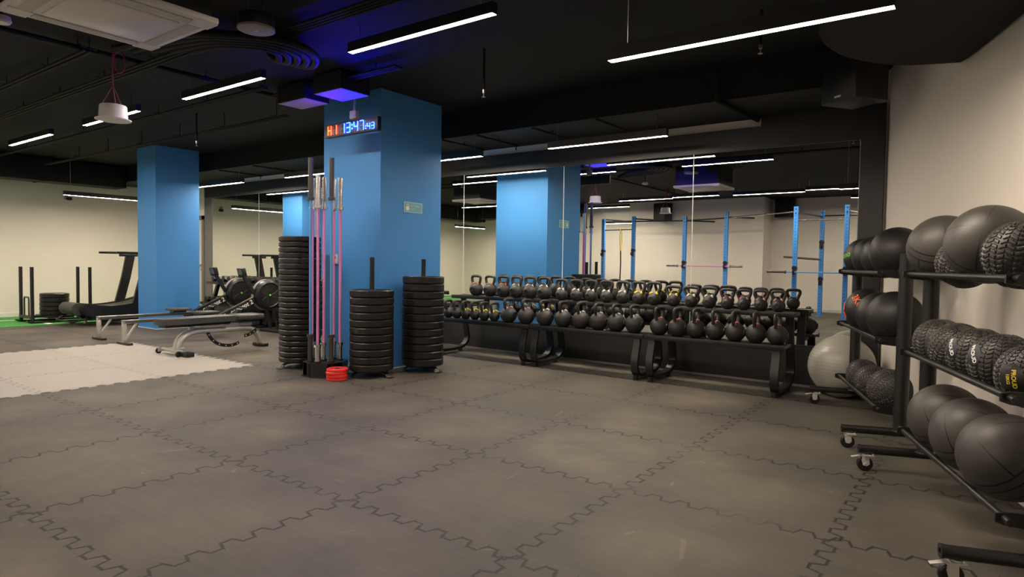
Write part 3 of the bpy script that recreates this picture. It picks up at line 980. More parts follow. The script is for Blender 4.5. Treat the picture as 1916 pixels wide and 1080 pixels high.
def slam_bm(r, seg=300, rings=160):
    """tyre-like chevron tread over the ball"""
    bm = NB()
    R = []
    for i in range(1, rings):
        la = -PI / 2 + PI * i / rings
        row = []
        for k in range(seg):
            lo = 2 * PI * k / seg
            nz = 9
            cell = (lo / (2 * PI) * 14) % 1.0
            tri = abs(cell - 0.5) * 2
            ph = (la / PI * 21 + tri * 0.6) % 1.0
            h = 1.0 if (ph < 0.62 and 0.10 < tri < 0.90 and abs(la) < 1.30) else 0.0
            rr = r * (0.972 + 0.028 * h)
            row.append(bm.verts.new((rr * math.cos(la) * math.cos(lo), rr * math.cos(la) * math.sin(lo), rr * math.sin(la))))
        R.append(row)
    for a, b in zip(R[:-1], R[1:]):
        for k in range(seg):
            bm.faces.new((a[k], a[(k + 1) % seg], b[(k + 1) % seg], b[k]))
    bm.faces.new(R[0][::-1]); bm.faces.new(R[-1])
    return bm


def on_sphere(bm, R, lift=0.002):
    for v in bm.verts:
        lo, la = v.co.x / R, v.co.y / R
        rr = R + lift + v.co.z
        v.co = (rr * math.cos(la) * math.sin(lo), -rr * math.cos(la) * math.cos(lo), rr * math.sin(la))
    return bm


def subdiv_text(body, size, bold=0.004):
    bm = text_bm(body, size, 0.0004, 'CENTER', bold=size * 0.03)
    bmesh.ops.triangulate(bm, faces=bm.faces[:])
    return bm


slam_proto = {}


def ball(kind, r, t_, zrail, label, group, rot=(0, 0, 0), ds=0.0, matname=None, hub=None):
    z = zrail + math.sqrt((r + 0.0145) ** 2 - ((SB - SF) / 2) ** 2)
    loc = world(t_, SP + ds, z)
    if kind == 'slam':
        t = thing('slam_ball', label, 'slam ball', loc, 0, group)
        if r not in slam_proto:
            slam_proto[r] = obj('tread_shell', slam_bm(r), 'slam', t, smooth=30)
        else:
            c = slam_proto[r].copy(); COL.objects.link(c); c.parent = t
    else:
        t = thing('medicine_ball', label, 'medicine ball', loc, 0, group)
        obj('cover', sphere_bm(r, 64, 40), matname or 'leather', t, smooth=60)
    t.rotation_euler = rot
    return t


def logo(t, r, body, size, mname, lo=0.0, la=0.0, spin=0.0, lift=0.002, name='lettering', patch=None):
    """lettering (and a smooth oval patch) wrapped on a ball; lo/la in ball coordinates"""
    mtx = Matrix.Rotation(lo, 4, 'Z') @ Matrix.Rotation(la, 4, 'X') @ Matrix.Rotation(spin, 4, 'Y')
    if patch:
        bm = NB()
        ring = [bm.verts.new((patch[0] * f * math.cos(2 * PI * k / 32), patch[1] * f * math.sin(2 * PI * k / 32), 0)) for f in (1.0, 0.5) for k in range(32)]
        c = bm.verts.new((0, 0, 0))
        for k in range(32):
            bm.faces.new((ring[k], ring[(k + 1) % 32], ring[32 + (k + 1) % 32], ring[32 + k])); bm.faces.new((ring[32 + k], ring[32 + (k + 1) % 32], c))
        on_sphere(bm, r, lift * .4)
        bmesh.ops.transform(bm, matrix=mtx, verts=bm.verts)
        o = obj('label_patch', bm, 'rackblack', t, smooth=60)
        t = o
    lines = body if isinstance(body, (list, tuple)) else [body]
    bm = NB()
    for i, ln in enumerate(lines):
        tb = subdiv_text(ln, size * (1.0 if i == 0 else 0.8))
        for v in tb.verts:
            v.co.y += -(i - (len(lines) - 1) / 2) * size * 1.0
        on_sphere(tb, r, lift)
        bmesh.ops.transform(tb, matrix=mtx, verts=tb.verts)
        me = bpy.data.meshes.new('x'); tb.to_mesh(me); tb.free(); bm.from_mesh(me); bpy.data.meshes.remove(me)
    obj(name, bm, mname, t, smooth=0)


def face_cam(loc, dlo=0.0, dla=0.0):
    """rotation that turns a ball's -Y side toward the open floor in front of the racks"""
    return 0


G1, G2, G3 = 'medicine balls on the upper rails', 'balls on the middle rails', 'balls on the bottom rails'
# rack by the mirrors
b1 = ball('med', 0.155, -1.19, RZ[0], 'black medicine ball with green letters at the far end of the top rails', G1, (0.25, 0, -0.75), matname='leather2')
logo(b1, 0.155, 'ono', 0.062, 'green', lo=-0.18, la=-0.62 + .25, spin=-0.28)
ball('med', 0.155, -0.877, RZ[0], 'black medicine ball right next to the green-lettered one, top rails', G1, (0.9, 0.2, 0.3), matname='leather2')
ball('med', 0.155, -0.564, RZ[0], 'black medicine ball second from the tall post, top rails', G1, (1.2, 0.1, -0.2), matname='leather2')
ball('med', 0.170, -0.236, RZ[0], 'black medicine ball directly behind the top of the middle post', G1, (0.4, 0.8, -0.4), matname='leather2')
b2 = ball('med', 0.17, -1.02, RZ[1], 'black medicine ball with orange letters on the middle rails', G2, (0.1, 0.0, -0.72), matname='leather2')
logo(b2, 0.17, 'PRO', 0.075, 'orange', lo=-0.55, la=-0.05, spin=1.25)
logo(b2, 0.17, '3KG', 0.070, 'orange', lo=0.35, la=-0.55, spin=0.9)
b3 = ball('med', 0.165, -0.62, RZ[1], 'black medicine ball with faint blue marking, between the orange-lettered one and the post', G2, (0.3, 0.2, -0.5), matname='leather2')
logo(b3, 0.165, '10', 0.050, 'cyan', lo=0.5, la=-0.75, spin=0.5)
ball('med', 0.174, -0.235, RZ[1], 'plain black medicine ball half behind the post, middle rails', G2, (0.7, 0.6, 0.2), matname='leather2')
ball('slam', 0.125, -1.10, RZ[2], 'treaded slam ball closest to the gym ball, bottom rails', G3, (0.4, 0.3, 0.2))
ball('slam', 0.125, -0.78, RZ[2], 'treaded slam ball in the middle of the far bottom rails', G3, (1.0, 0.2, 1.2))
ball('slam', 0.14, -0.30, RZ[2], 'bigger treaded slam ball beside the post foot, bottom rails', G3, (0.2, 0.9, 0.7))
# rack nearest the viewer
ball('med', 0.175, 0.665, RZ[0], 'grey-black medicine ball just right of the tall post, top rails', G1, (0.55, 0.35, -0.55))
ball('slam', 0.125, 0.962, RZ[0], 'treaded slam ball wedged between two medicine balls, top rails', G1, (0.1, 0.5, 0.4))
ball('med', 0.176, 1.256, RZ[0], 'largest-looking grey medicine ball on the top rails', G1, (1.05, -0.55, 0.15))
ball('slam', 0.14, 1.580, RZ[0], 'treaded slam ball at the near end of the top rails', G1, (0.1, 0.1, 0.9))
b4 = ball('slam', 0.13, 0.66, RZ[1], 'treaded slam ball right beside the post, middle rails', G2, (0.0, 0.0, -0.5))
ball('slam', 0.13, 0.922, RZ[1], 'treaded slam ball without patch, second from the post, middle rails', G2, (0.5, 0.2, 0.1))
b5 = ball('slam', 0.13, 1.184, RZ[1], 'treaded slam ball with white-lettered patch, third from the post, middle rails', G2, (0, 0, -0.75))
logo(b5, 0.13, ['PROUD'], 0.026, 'whitetext', lo=-0.25, la=-0.30, spin=1.0, patch=(0.052, 0.035))
b6 = ball('slam', 0.13, 1.446, RZ[1], 'treaded slam ball with white-lettered patch, fourth from the post, middle rails', G2, (0, 0, -0.75))
logo(b6, 0.13, ['PROUD'], 0.026, 'whitetext', lo=-0.25, la=-0.32, spin=1.0, patch=(0.052, 0.035))
b7 = ball('slam', 0.125, 1.712, RZ[1], 'treaded slam ball with yellow letters at the near end, middle rails', G2, (0, 0, -0.6))
logo(b7, 0.125, ['PROUD', '10KG'], 0.021, 'yellow', lo=0.0, la=0.02, spin=1.45, patch=(0.062, 0.045))
ball('med', 0.176, 0.80, RZ[2], 'grey-black medicine ball nearest the post, bottom rails', G3, (0.9, 0.1, -0.9))
ball('med', 0.176, 1.16, RZ[2], 'grey-black medicine ball in the middle of the near bottom rails', G3, (0.8, 0.15, -1.1))
ball('med', 0.178, 1.52, RZ[2], 'grey-black medicine ball at the near end of the bottom rails', G3, (1.0, -0.25, -0.7))

# gym ball
t = thing('gym_ball', 'large pale grey gym ball between kettlebell rack and ball rack', 'gym ball', (3.475, 4.445, 0.282))
bm = NB()
prof = [(0, -0.282)]
for i in range(1, 120):
    a = -PI / 2 + PI * i / 120
    rr = 0.282 + 0.0007 * math.cos(a * 60)
    prof.append((rr * math.cos(a), rr * math.sin(a)))
prof.append((0, 0.282))
lathe(bm, prof, 72); obj('shell', bm, 'gym', t, smooth=60)
bm = NB(); cyl(bm, (0, 0, 0.279), (0, 0, 0.284), 0.012, 16); obj('valve_plug', bm, 'white', t)

# ------------------------------------------------------------------ adjustable bench
t = thing('weight_bench', 'flat adjustable weight bench with silver frame on the grey mat edge', 'bench', (-3.42, 0, 0))
bm = NB(); prism(bm, [(-0.085, 1.640), (-0.10, 1.628), (0.10, 1.628), (0.115, 1.640), (0.15, 1.86), (0.15, 2.535), (-0.15, 2.535), (-0.15, 1.86)], 0.372, 0.446); bmesh.ops.bevel(bm, geom=bm.edges[:], offset=0.016, segments=3, affect='EDGES', clamp_overlap=True); obj('back_pad', bm, 'vinyl', t, smooth=50)
bm = NB(); boxab(bm, (-0.09, 1.68, 0.338), (0.09, 2.50, 0.375), bev=0.004); boxab(bm, (-0.10, 2.62, 0.350), (0.10, 2.92, 0.384), bev=0.004); obj('pad_board', bm, 'black', t)
bm = NB(); boxab(bm, (-0.15, 2.595, 0.380), (0.15, 2.955, 0.449), bev=0.022, seg=3); obj('seat_pad', bm, 'vinyl', t, smooth=50)
for s in (-0.040, 0.040):
    bm = NB(); tube(bm, spline([(s, 1.86, 0.075), (s, 1.875, 0.14), (s, 1.92, 0.205), (s, 2.01, 0.252), (s, 2.12, 0.268), (s * .8, 2.4, 0.262), (s * .6, 2.72, 0.262), (s * .4, 2.83, 0.245), (s * .3, 2.91, 0.18), (s * .2, 2.955, 0.10), (s * .1, 2.97, 0.045)], 5), 0.033, 16)
    obj('frame_tube', bm, 'silver', t, smooth=60)
bm = NB(); box(bm, (0, 1.855, 0.072), (0.18, 0.13, 0.022), bev=.006); box(bm, (0.0, 1.80, 0.055), (0.46, 0.055, 0.036), bev=.008); obj('front_foot', bm, 'silver', t)
for s in (-1, 1):
    bm = NB(); lathe(bm, [(0.006, -0.014), (0.030, -0.014), (0.036, -0.008), (0.036, 0.008), (0.030, 0.014), (0.006, 0.014)], 24, Matrix.Translation((s * 0.245 - 0.0, 1.755, 0.0365)) @ Matrix.Rotation(PI / 2, 4, 'Y'), closed=True); obj('wheel', bm, 'black', t)
    bm = NB(); box(bm, (s * 0.225, 1.775, 0.05), (0.012, 0.075, 0.05), bev=.004); obj('wheel_bracket', bm, 'silver', t)
bm = NB(); box(bm, (0.31, 1.83, 0.030), (0.13, 0.11, 0.058), bev=.014); obj('foot_pad', bm, 'black', t)
bm = NB(); box(bm, (0, 2.985, 0.023), (0.24, 0.10, 0.045), bev=.012); obj('rear_foot', bm, 'black', t)
for pts, nm in (([(0.06, 2.21, 0.26), (0.06, 2.24, 0.19), (0.06, 2.31, 0.115), (0.06, 2.39, 0.075), (0.06, 2.48, 0.058), (0.06, 2.56, 0.062), (0.06, 2.63, 0.085)], 'adjuster_arc'),
                ([(0.06, 2.88, 0.235), (0.06, 2.83, 0.200), (0.06, 2.77, 0.175), (0.06, 2.71, 0.165)], 'seat_arc')):
    sp = spline(pts, 6)
    bm = NB(); bar(bm, sp, (0, 0.0, 1) if False else (1, 0, 0), 0.012, 0.040); a = obj(nm, bm, 'black', t, smooth=40)
    for p in sp[4::6]:
        bm = NB(); cyl(bm, (0.0625, p.y, p.z), (0.0672, p.y, p.z), 0.0085, 12); obj('hole_ring', bm, 'zinc', a)
bm = NB(); box(bm, (0, 2.56, 0.315), (0.10, 0.22, 0.05), bev=.006); box(bm, (0, 2.03, 0.318), (0.045, 0.05, 0.06)); box(bm, (0, 2.75, 0.32), (0.09, 0.16, 0.05), bev=.006); obj('hinge_block', bm, 'silver', t)


# ------------------------------------------------------------------ rowing machines
def rower(u, dv, label):
    t = thing('rowing_machine', label, 'rowing machine', (u, dv, 0), 0, 'rowing machines')
    bm = NB(); boxab(bm, (-0.035, 1.84, 0.285), (0.035, 3.35, 0.328), bev=0.004); boxab(bm, (-0.045, 1.84, 0.318), (0.045, 3.35, 0.330), bev=0.003); obj('rail', bm, 'steel', t)
    bm = NB(); boxab(bm, (0.0352, 1.86, 0.296), (0.0375, 3.3, 0.304)); boxab(bm, (0.0352, 1.86, 0.312), (0.0375, 3.3, 0.316)); obj('rail_groove', bm, 'black', t, smooth=0)
    bm = NB(); boxab(bm, (-0.025, 1.835, 0.02), (0.025, 1.885, 0.30), bev=0.004); bar(bm, [(0, 1.86, 0.05), (0, 2.02, 0.285)], (1, 0, 0), 0.035, 0.018); obj('rear_leg', bm, 'silver', t)
    bm = NB(); boxab(bm, (-0.17, 1.83, 0.0), (0.17, 1.90, 0.032), bev=0.008); obj('rear_foot', bm, 'black', t)
    bm = NB(); boxab(bm, (-0.13, 2.84, 0.360), (0.13, 3.14, 0.397), bev=0.014); boxab(bm, (-0.055, 2.88, 0.331), (0.055, 3.08, 0.361)); obj('seat', bm, 'vinyl', t)
    bm = NB(); bar(bm, [(0, 3.10, 0.235), (0, 3.90, 0.585)], (1, 0, 0), 0.062, 0.110); obj('boom', bm, 'black', t, smooth=0)
    tb = text_bm('concept 2', 0.100, 0.0008, 'CENTER', bold=0.0015)
    ang = math.atan2(0.35, 0.80)
    mtx = Matrix.Translation((0.0325, 3.545, 0.430)) @ Matrix.Rotation(ang, 4, 'X') @ Matrix(((0, 0, 1, 0), (1, 0, 0, 0), (0, 1, 0, 0), (0, 0, 0, 1)))
    bmesh.ops.transform(tb, matrix=mtx, verts=tb.verts); obj('lettering', tb, 'whitetext', t, smooth=0)
    bm = NB()
    for sgn in (1, -1):
        bar(bm, [(0.0332, 3.235 - .03, 0.294 + sgn * .035 - .013), (0.0332, 3.235 + .035, 0.294 - sgn * .035 + .014)], (1, 0, 0), 0.0016, 0.020)
    obj('logo_cross', bm, 'yellow', t, smooth=0)
    bm = NB(); boxab(bm, (-0.20, 3.20, 0.27), (0.20, 3.34, 0.285)); bar(bm, [(-0.13, 3.26, 0.26), (-0.13, 3.42, 0.40)], (1, 0, 0), 0.11, 0.014); bar(bm, [(0.13, 3.26, 0.26), (0.13, 3.42, 0.40)], (1, 0, 0), 0.11, 0.014); obj('foot_plates', bm, 'black', t)
    fc = Vector((0, 4.0, 0.605))
    rotm = Matrix.Translation(fc) @ Matrix.Rotation(PI / 2, 4, 'Y')
    bm = NB(); lathe(bm, [(0.0, -0.09), (0.20, -0.09), (0.235, -0.07), (0.245, -0.03), (0.245, 0.03), (0.235, 0.07), (0.205, 0.09), (0.19, 0.092), (0.178, 0.080), (0.0, 0.080)], 48, rotm); fan = obj('flywheel_cage', bm, 'glossblack', t, smooth=25)
    bm = NB()
    for rr in (0.06, 0.085, 0.11, 0.135, 0.16):
        tube(bm, [(0.083, fc.y + rr * math.cos(a), fc.z + rr * math.sin(a)) for a in [2 * PI * i / 32 for i in range(32)]], 0.0028, 6, closed=True)
    for k in range(8):
        a = 2 * PI * k / 8
        tube(bm, [(0.084, fc.y + .03 * math.cos(a), fc.z + .03 * math.sin(a)), (0.084, fc.y + .178 * math.cos(a + .5), fc.z + .178 * math.sin(a + .5))], 0.003, 6)
    obj('grille', bm, 'sleeve', fan)
    bm = NB(); cyl(bm, (0.078, fc.y, fc.z), (0.089, fc.y, fc.z), 0.016, 20); obj('hub_badge', bm, 'green', fan)
    bm = NB(); lathe(bm, [(0.247, -0.045), (0.251, -0.045), (0.251, 0.01), (0.247, 0.01)], 48, rotm, closed=True); obj('cage_band', bm, 'acgrey', fan)
    bm = NB(); bar(bm, [(0, 3.93, 0.40), (0, 3.80, 0.58), (0, 3.60, 0.90)], (1, 0, 0), 0.05, 0.045); bar(bm, [(0, 3.80, 0.56), (0, 3.90, 0.62)], (1, 0, 0), 0.06, 0.16); obj('monitor_arm', bm, 'black', t)
    bm = NB(); box(bm, (0, 3.565, 0.965), (0.17, 0.055, 0.14), rx=0.25, bev=.008); mon = obj('monitor', bm, 'black', t)
    bm = NB(); box(bm, (0, 3.535, 0.972), (0.10, 0.006, 0.085), rx=0.25); obj('screen', bm, 'screen', mon, smooth=0)
    bm = NB(); cyl(bm, (-0.22, 3.50, 0.43), (0.22, 3.50, 0.43), 0.014, 12); tube(bm, [(0, 3.5, 0.43), (0, 3.74, 0.50)], 0.006, 8); obj('pull_handle', bm, 'sleeve', t)
    bm = NB(); bar(bm, [(0, 4.0, 0.42), (0, 4.06, 0.06)], (1, 0, 0), 0.05, 0.03); boxab(bm, (-0.27, 4.03, 0.0), (0.27, 4.09, 0.045), bev=0.008); bar(bm, [(0.2, 3.98, 0.40), (0.22, 4.05, 0.04)], (1, 0, 0), 0.03, 0.02); obj('front_leg', bm, 'black', t)
    return t


rower(-5.65, 0, 'rowing machine nearer the far blue pillar, its white lettering fully visible')
rower(-4.80, -0.02, 'rowing machine with flywheel beside the tall plate stack')

# ------------------------------------------------------------------ curved treadmill
t = thing('curved_treadmill', 'black curved manual treadmill half hidden behind the far blue pillar', 'treadmill', (-8.0, 0, 0))
prof_top = [(2.36 + .105 * math.cos(a), 0.290 + .105 * math.sin(a)) for a in [PI * (1.42 - .1 * k) for k in range(9)]] + [(2.37, 0.395), (2.47, 0.378), (2.60, 0.335), (2.75, 0.312), (3.0, 0.325), (3.25, 0.36), (3.45, 0.41), (3.62, 0.47), (3.72, 0.46), (3.76, 0.40)]
prof_bot = [(3.74, 0.28), (3.5, 0.25), (2.7, 0.20), (2.42, 0.187)]
bm = NB()
pr = prof_top + prof_bot
prism(bm, [(v, z) for v, z in pr], -0.279, 0.279, Matrix(((0, 0, 1, 0), (1, 0, 0, 0), (0, 1, 0, 0), (0, 0, 0, 1))))
obj('running_belt', bm, 'tread', t, smooth=40)
for s in (-1, 1):
    bm = NB()
    side = [(2.42, 0.385), (2.52, 0.366), (2.80, 0.332), (3.0, 0.345), (3.25, 0.38), (3.45, 0.43), (3.66, 0.50), (3.80, 0.48), (3.84, 0.12), (3.70, 0.075), (2.62, 0.075), (2.55, 0.14), (2.42, 0.20), (2.35, 0.27)]
    prism(bm, side, min(s * 0.28, s * 0.40), max(s * 0.28, s * 0.40), Matrix(((0, 0, 1, 0), (1, 0, 0, 0), (0, 1, 0, 0), (0, 0, 0, 1))))
    bmesh.ops.bevel(bm, geom=bm.edges[:], offset=0.016, segments=2, affect='EDGES', clamp_overlap=True)
    obj('side_cover', bm, 'black', t, smooth=40)
    bm = NB(); bar(bm, [(s * 0.35, 3.24, 0.33), (s * 0.35, 3.36, 0.80), (s * 0.35, 3.44, 1.20)], (1, 0, 0), 0.05, 0.15); obj('upright', bm, 'rackblack', t, smooth=30)
    bm = NB(); boxab(bm, (s * 0.35 - .028, 2.92, 1.235), (s * 0.35 + .028, 3.80, 1.275), bev=0.010); boxab(bm, (s * 0.35 - .035, 3.26, 1.19), (s * 0.35 + .035, 3.56, 1.238), bev=0.006); obj('handrail', bm, 'black', t)
    bm = NB(); cyl(bm, (s * 0.29, 2.66, 0.0), (s * 0.29, 2.66, 0.08), 0.030, 16); cyl(bm, (s * 0.29, 3.6, 0.0), (s * 0.29, 3.6, 0.09), 0.030, 16); obj('levelling_foot', bm, 'zinc', t)
bm = NB(); tube(bm, [(-0.26, 2.38, 0.19), (-0.26, 2.22, 0.10), (0.26, 2.25, 0.075), (0.26, 2.46, 0.11), (0.26, 2.50, 0.19)], 0.016, 10); obj('lift_handle', bm, 'rackblack', t)

# ------------------------------------------------------------------ push sled with plates
t = thing('push_sled', 'black push sled with four tall posts on the green turf', 'sled', (-8.95, 2.42, 0))
for i, (x, y) in enumerate(((-0.27, -0.42), (0.27, -0.42), (-0.27, 0.47), (0.27, 0.47))):
    bm = NB(); cyl(bm, (x, y, 0.02), (x, y, 0.985), 0.028, 18); obj('push_post', bm, 'rackblack', t)
for s in (-1, 1):
    bm = NB(); bar(bm, [(s * 0.27, -0.50, 0.05), (s * 0.27, -0.46, 0.032), (s * 0.27, -0.40, 0.026), (s * 0.27, 0.5, 0.026), (s * 0.27, 0.62, 0.05), (s * 0.27, 0.68, 0.10)], (1, 0, 0), 0.07, 0.028); obj('runner', bm, 'black', t, smooth=30)
bm = NB(); boxab(bm, (-0.28, -0.45, 0.09), (0.28, -0.39, 0.135)); boxab(bm, (-0.28, 0.44, 0.09), (0.28, 0.50, 0.135)); boxab(bm, (-0.07, -0.42, 0.095), (0.07, 0.47, 0.13)); boxab(bm, (-0.30, -0.20, 0.09), (0.30, 0.20, 0.128)); obj('deck', bm, 'black', t, smooth=0)
bm = NB(); cyl(bm, (0, 0.0, 0.12), (0, 0.0, 0.50), 0.0235, 16); obj('plate_peg', bm, 'black', t)
bm = NB(); tube(bm, [(-0.11, -0.42, 0.12), (-0.11, -0.42, 0.42), (-0.09, -0.42, 0.455), (0.09, -0.42, 0.455), (0.11, -0.42, 0.42), (0.11, -0.42, 0.12)], 0.014, 10); obj('low_handle', bm, 'sleeve', t)
stack(-8.95, 2.42, 5, 0.131, 0.515, 'short stack on the push sled', 'plates on the push sled')

# ------------------------------------------------------------------ dumbbell racks by the mirrors, behind the rowers
def dumbbell(label, loc, group):
    t = thing('dumbbell', label, 'dumbbell', loc, 0, group)
    r = 0.056
    bm = NB(); cyl(bm, (0, -0.07, r), (0, 0.07, r), 0.0155, 12); obj('handle', bm, 'chrome', t)
    for s in (-1, 1):
        bm = NB()
        lathe(bm, [(0, 0.062), (r * .8, 0.062), (r * 1.06, 0.074), (r * 1.06, 0.135), (r * .8, 0.148), (0, 0.148)], 6, Matrix.Translation((0, 0, r)) @ Matrix.Rotation(-s * PI / 2, 4, 'X') @ Matrix.Rotation(0, 4, 'Z'))
        obj('weight_head', bm, 'rubber', t, smooth=20)
    return t


dbp = None
drl = ['dumbbell rack nearest the grey door, behind the first rower', 'dumbbell rack behind the second rower and the tall plate stack', 'dumbbell rack behind the big blue pillar, its end seen in the mirror']
for k, (u0, u1) in enumerate(((-7.42, -5.62), (-5.56, -3.76), (-3.70, -1.90))):
    t = thing('dumbbell_rack', drl[k], 'rack', ((u0 + u1) / 2, 4.475, 0), 0, 'dumbbell racks')
    L = (u1 - u0) / 2
    for nm, z, y0, y1 in (('upper_shelf', 0.74, -0.08, 0.25), ('lower_shelf', 0.36, -0.20, 0.13)):
        bm = NB(); boxab(bm, (-L, y0, z - 0.025), (L, y1, z - .002), bev=.003); boxab(bm, (-L, y0 - .006, z - 0.045), (L, y0, z + .005)); obj(nm, bm, 'rackblack', t, smooth=0)
    for s in (-1, 1):
        bm = NB(); bar(bm, [(s * (L - .08), 0.12, 0.72), (s * (L - .08), 0.02, 0.38), (s * (L - .08), -0.06, 0.04)], (1, 0, 0), 0.06, 0.06); boxab(bm, (s * (L - .08) - .03, -0.26, 0), (s * (L - .08) + .03, 0.25, 0.04)); obj('side_frame', bm, 'rackblack', t, smooth=0)
    for tier, (z, y, word) in enumerate(((0.74, 4.475 + .085, 'upper'), (0.36, 4.475 - .035, 'lower'))):
        for i in range(9):
            u = u0 + 0.185 + i * (u1 - u0 - 0.37) / 8
            lab = 'black dumbbell, %s from the left on the %s shelf, %s rack from the door' % (ORD[i], word, ORD[k])
            g = 'dumbbells on the racks by the mirrors'
            if dbp is None:
                dbp = dumbbell(lab, (u, y, z), g)
            else:
                dup(dbp, (u, y, z), 0, lab, g)

# ------------------------------------------------------------------ things under the ceiling
def cassette(c, label):
    t = thing('ceiling_cassette', label, 'air conditioner', c, 0, 'ceiling cassettes')
    h = 0.432
    bm = NB()
    outer = [(-h, -h), (h, -h), (h, h), (-h, h)]
    boxab(bm, (-h, -h, 0.012), (h, h, 0.05), bev=0.010)
    obj('panel', bm, 'white', t)
    bm = NB(); boxab(bm, (-0.40, -0.40, 0.05), (0.40, 0.40, CEIL - c[2] - .002)); obj('body', bm, 'black', t, smooth=0)
    bm = NB(); boxab(bm, (-0.27, -0.27, 0.0), (0.27, 0.27, 0.014), bev=0.006); obj('intake_grille', bm, 'white', t)
    for k in range(4):
        o_ = NB(); boxab(o_, (-0.29, 0.315, 0.004), (0.29, 0.385, 0.013)); bmesh.ops.transform(o_, matrix=Matrix.Rotation(k * PI / 2, 4, 'Z'), verts=o_.verts)
        obj('louvre', o_, 'louvre', t, smooth=0)
    for sx in (-1, 1):
        for sy in (-1, 1):
            o_ = NB(); boxab(o_, (sx * 0.30, sy * 0.30, 0.005), (sx * 0.425, sy * 0.425, 0.013)); obj('corner_cap', o_, 'white', t, smooth=0)


cassette((0.224, -0.317, 2.60), 'big white ceiling air conditioner panel at the upper left')
cassette((-5.30, -0.40, 2.60), 'white ceiling air conditioner seen in the mirror left of the pillar reflection')
def hat_speaker(loc, label):
    t = thing('hanging_speaker', label, 'speaker', loc, 0, 'white hanging speakers')
    bm = NB(); lathe(bm, [(0, -0.065), (0.10, -0.065), (0.137, -0.062), (0.140, -0.054), (0.112, -0.046), (0.104, 0.06), (0.098, 0.068), (0, 0.068)], 40); obj('casing', bm, 'white', t)
    bm = NB()
    top = CEIL - loc[2]
    for a in (0.4, 2.5, 4.6):
        tube(bm, [(0.085 * math.cos(a), 0.085 * math.sin(a), 0.066), (0, 0, 0.24)], 0.003, 6)
    tube(bm, [(0, 0, 0.22), (0, 0, top)], 0.0045, 8)
    obj('suspension_cord', bm, 'redcable', t)
    bm = NB(); tube(bm, spline([(0, 0, 0.24), (-0.01, 0, 0.34), (0.0, 0.01, 0.48), (0.05, 0.03, 0.53), (0.10, 0.05, 0.47), (0.105, 0.05, 0.38), (0.07, 0.03, 0.34), (0.02, 0.01, 0.40), (0.0, 0, top)], 6), 0.006, 8); obj('red_cable_loop', bm, 'redcable', t)


hat_speaker((-1.65, 0.45, 2.425), 'white round speaker hanging on red cables at the left')
hat_speaker((-1.47, -2.55, 2.425), 'white round speaker on a red cable, seen only in the mirror')
t = thing('round_speaker', 'round black ceiling speaker on two rods near the white air conditioner', 'speaker', (0.31, 0.58, 2.78))
bm = NB(); lathe(bm, [(0, 0.012), (0.118, 0.012), (0.122, 0.02), (0.122, 0.095), (0.112, 0.105), (0, 0.105)], 40); obj('casing', bm, 'black', t)
bm = NB(); lathe(bm, [(0, 0.004), (0.112, 0.0), (0.126, 0.006), (0.126, 0.02), (0.118, 0.024), (0, 0.016)], 40); obj('rim', bm, 'acgrey', t)
bm = NB(); lathe(bm, [(0, -0.006), (0.010, -0.005), (0.014, 0.004), (0, 0.006)], 16); obj('centre_cap', bm, 'white', t)
for s in (-1, 1):
    bm = NB(); cyl(bm, (s * 0.07, 0, 0.10), (s * 0.07, 0, CEIL - 2.78), 0.006, 8); obj('rod', bm, 'steel', t)
for (u0, u1, v0, v1, lab) in ((-0.866, -0.453, 1.934, 2.290, 'black square ceiling box, its underside lit blue by the timer'), (-1.516, -1.058, 1.972, 2.270, 'second black ceiling box, left of the blue-lit one, underside purplish')):
    t = thing('ceiling_box', lab, 'ceiling box', ((u0 + u1) / 2, (v0 + v1) / 2, 2.80), 0, 'ceiling boxes')
    a, b_ = (u1 - u0) / 2, (v1 - v0) / 2
    bm = NB(); boxab(bm, (-a, -b_, 0.004), (a, b_, 0.175)); obj('casing', bm, 'black', t, smooth=0)
    bm = NB(); boxab(bm, (-a + .006, -b_ + .006, 0.0), (a - .006, b_ - .006, 0.005)); obj('underside_panel', bm, 'acgrey', t, smooth=0)
    bm = NB(); boxab(bm, (-a + .05, -.02, 0.175), (-a + .08, .02, 0.20)); boxab(bm, (a - .08, -.02, 0.175), (a - .05, .02, 0.20)); obj('hanger', bm, 'black', t, smooth=0)
# bundle of insulated hoses that swings round beneath the ceiling
cx_, cy_ = -0.50, 1.03
base_path = [(-1.25, 0.30), (-0.80, 0.36), (-0.354, 0.47), (-0.138, 0.64), (0.045, 0.84), (0.088, 1.09), (-0.03, 1.33)]
hl = ['outermost curved black insulated hose by the blue-lit ceiling', 'second curved black hose from the outside of the bundle', 'middle one of the five curved black hoses', 'fourth curved black hose counted from the outside', 'innermost curved black hose of the bundle']
for i, f in enumerate((1.0, 0.86, 0.72, 0.58, 0.44)):
    pts = [(cx_ + (x - cx_) * f, cy_ + (y - cy_) * f, 2.86 + 0.005 * i) for x, y in base_path]
    pts += [(cx_ + (-0.30 - cx_) * f, cy_ + (1.50 - cy_) * f, 2.87), (cx_ + (-0.55 - cx_) * f, cy_ + (1.52 - cy_) * f, 2.93), (cx_ + (-0.66 - cx_) * f, cy_ + (1.50 - cy_) * f, 2.999)]
    bm = NB(); tube(bm, spline(pts, 6), 0.030, 12); tag(obj('insulated_hose', bm, 'pipe', smooth=60), hl[i], 'hose', 'curved hoses')
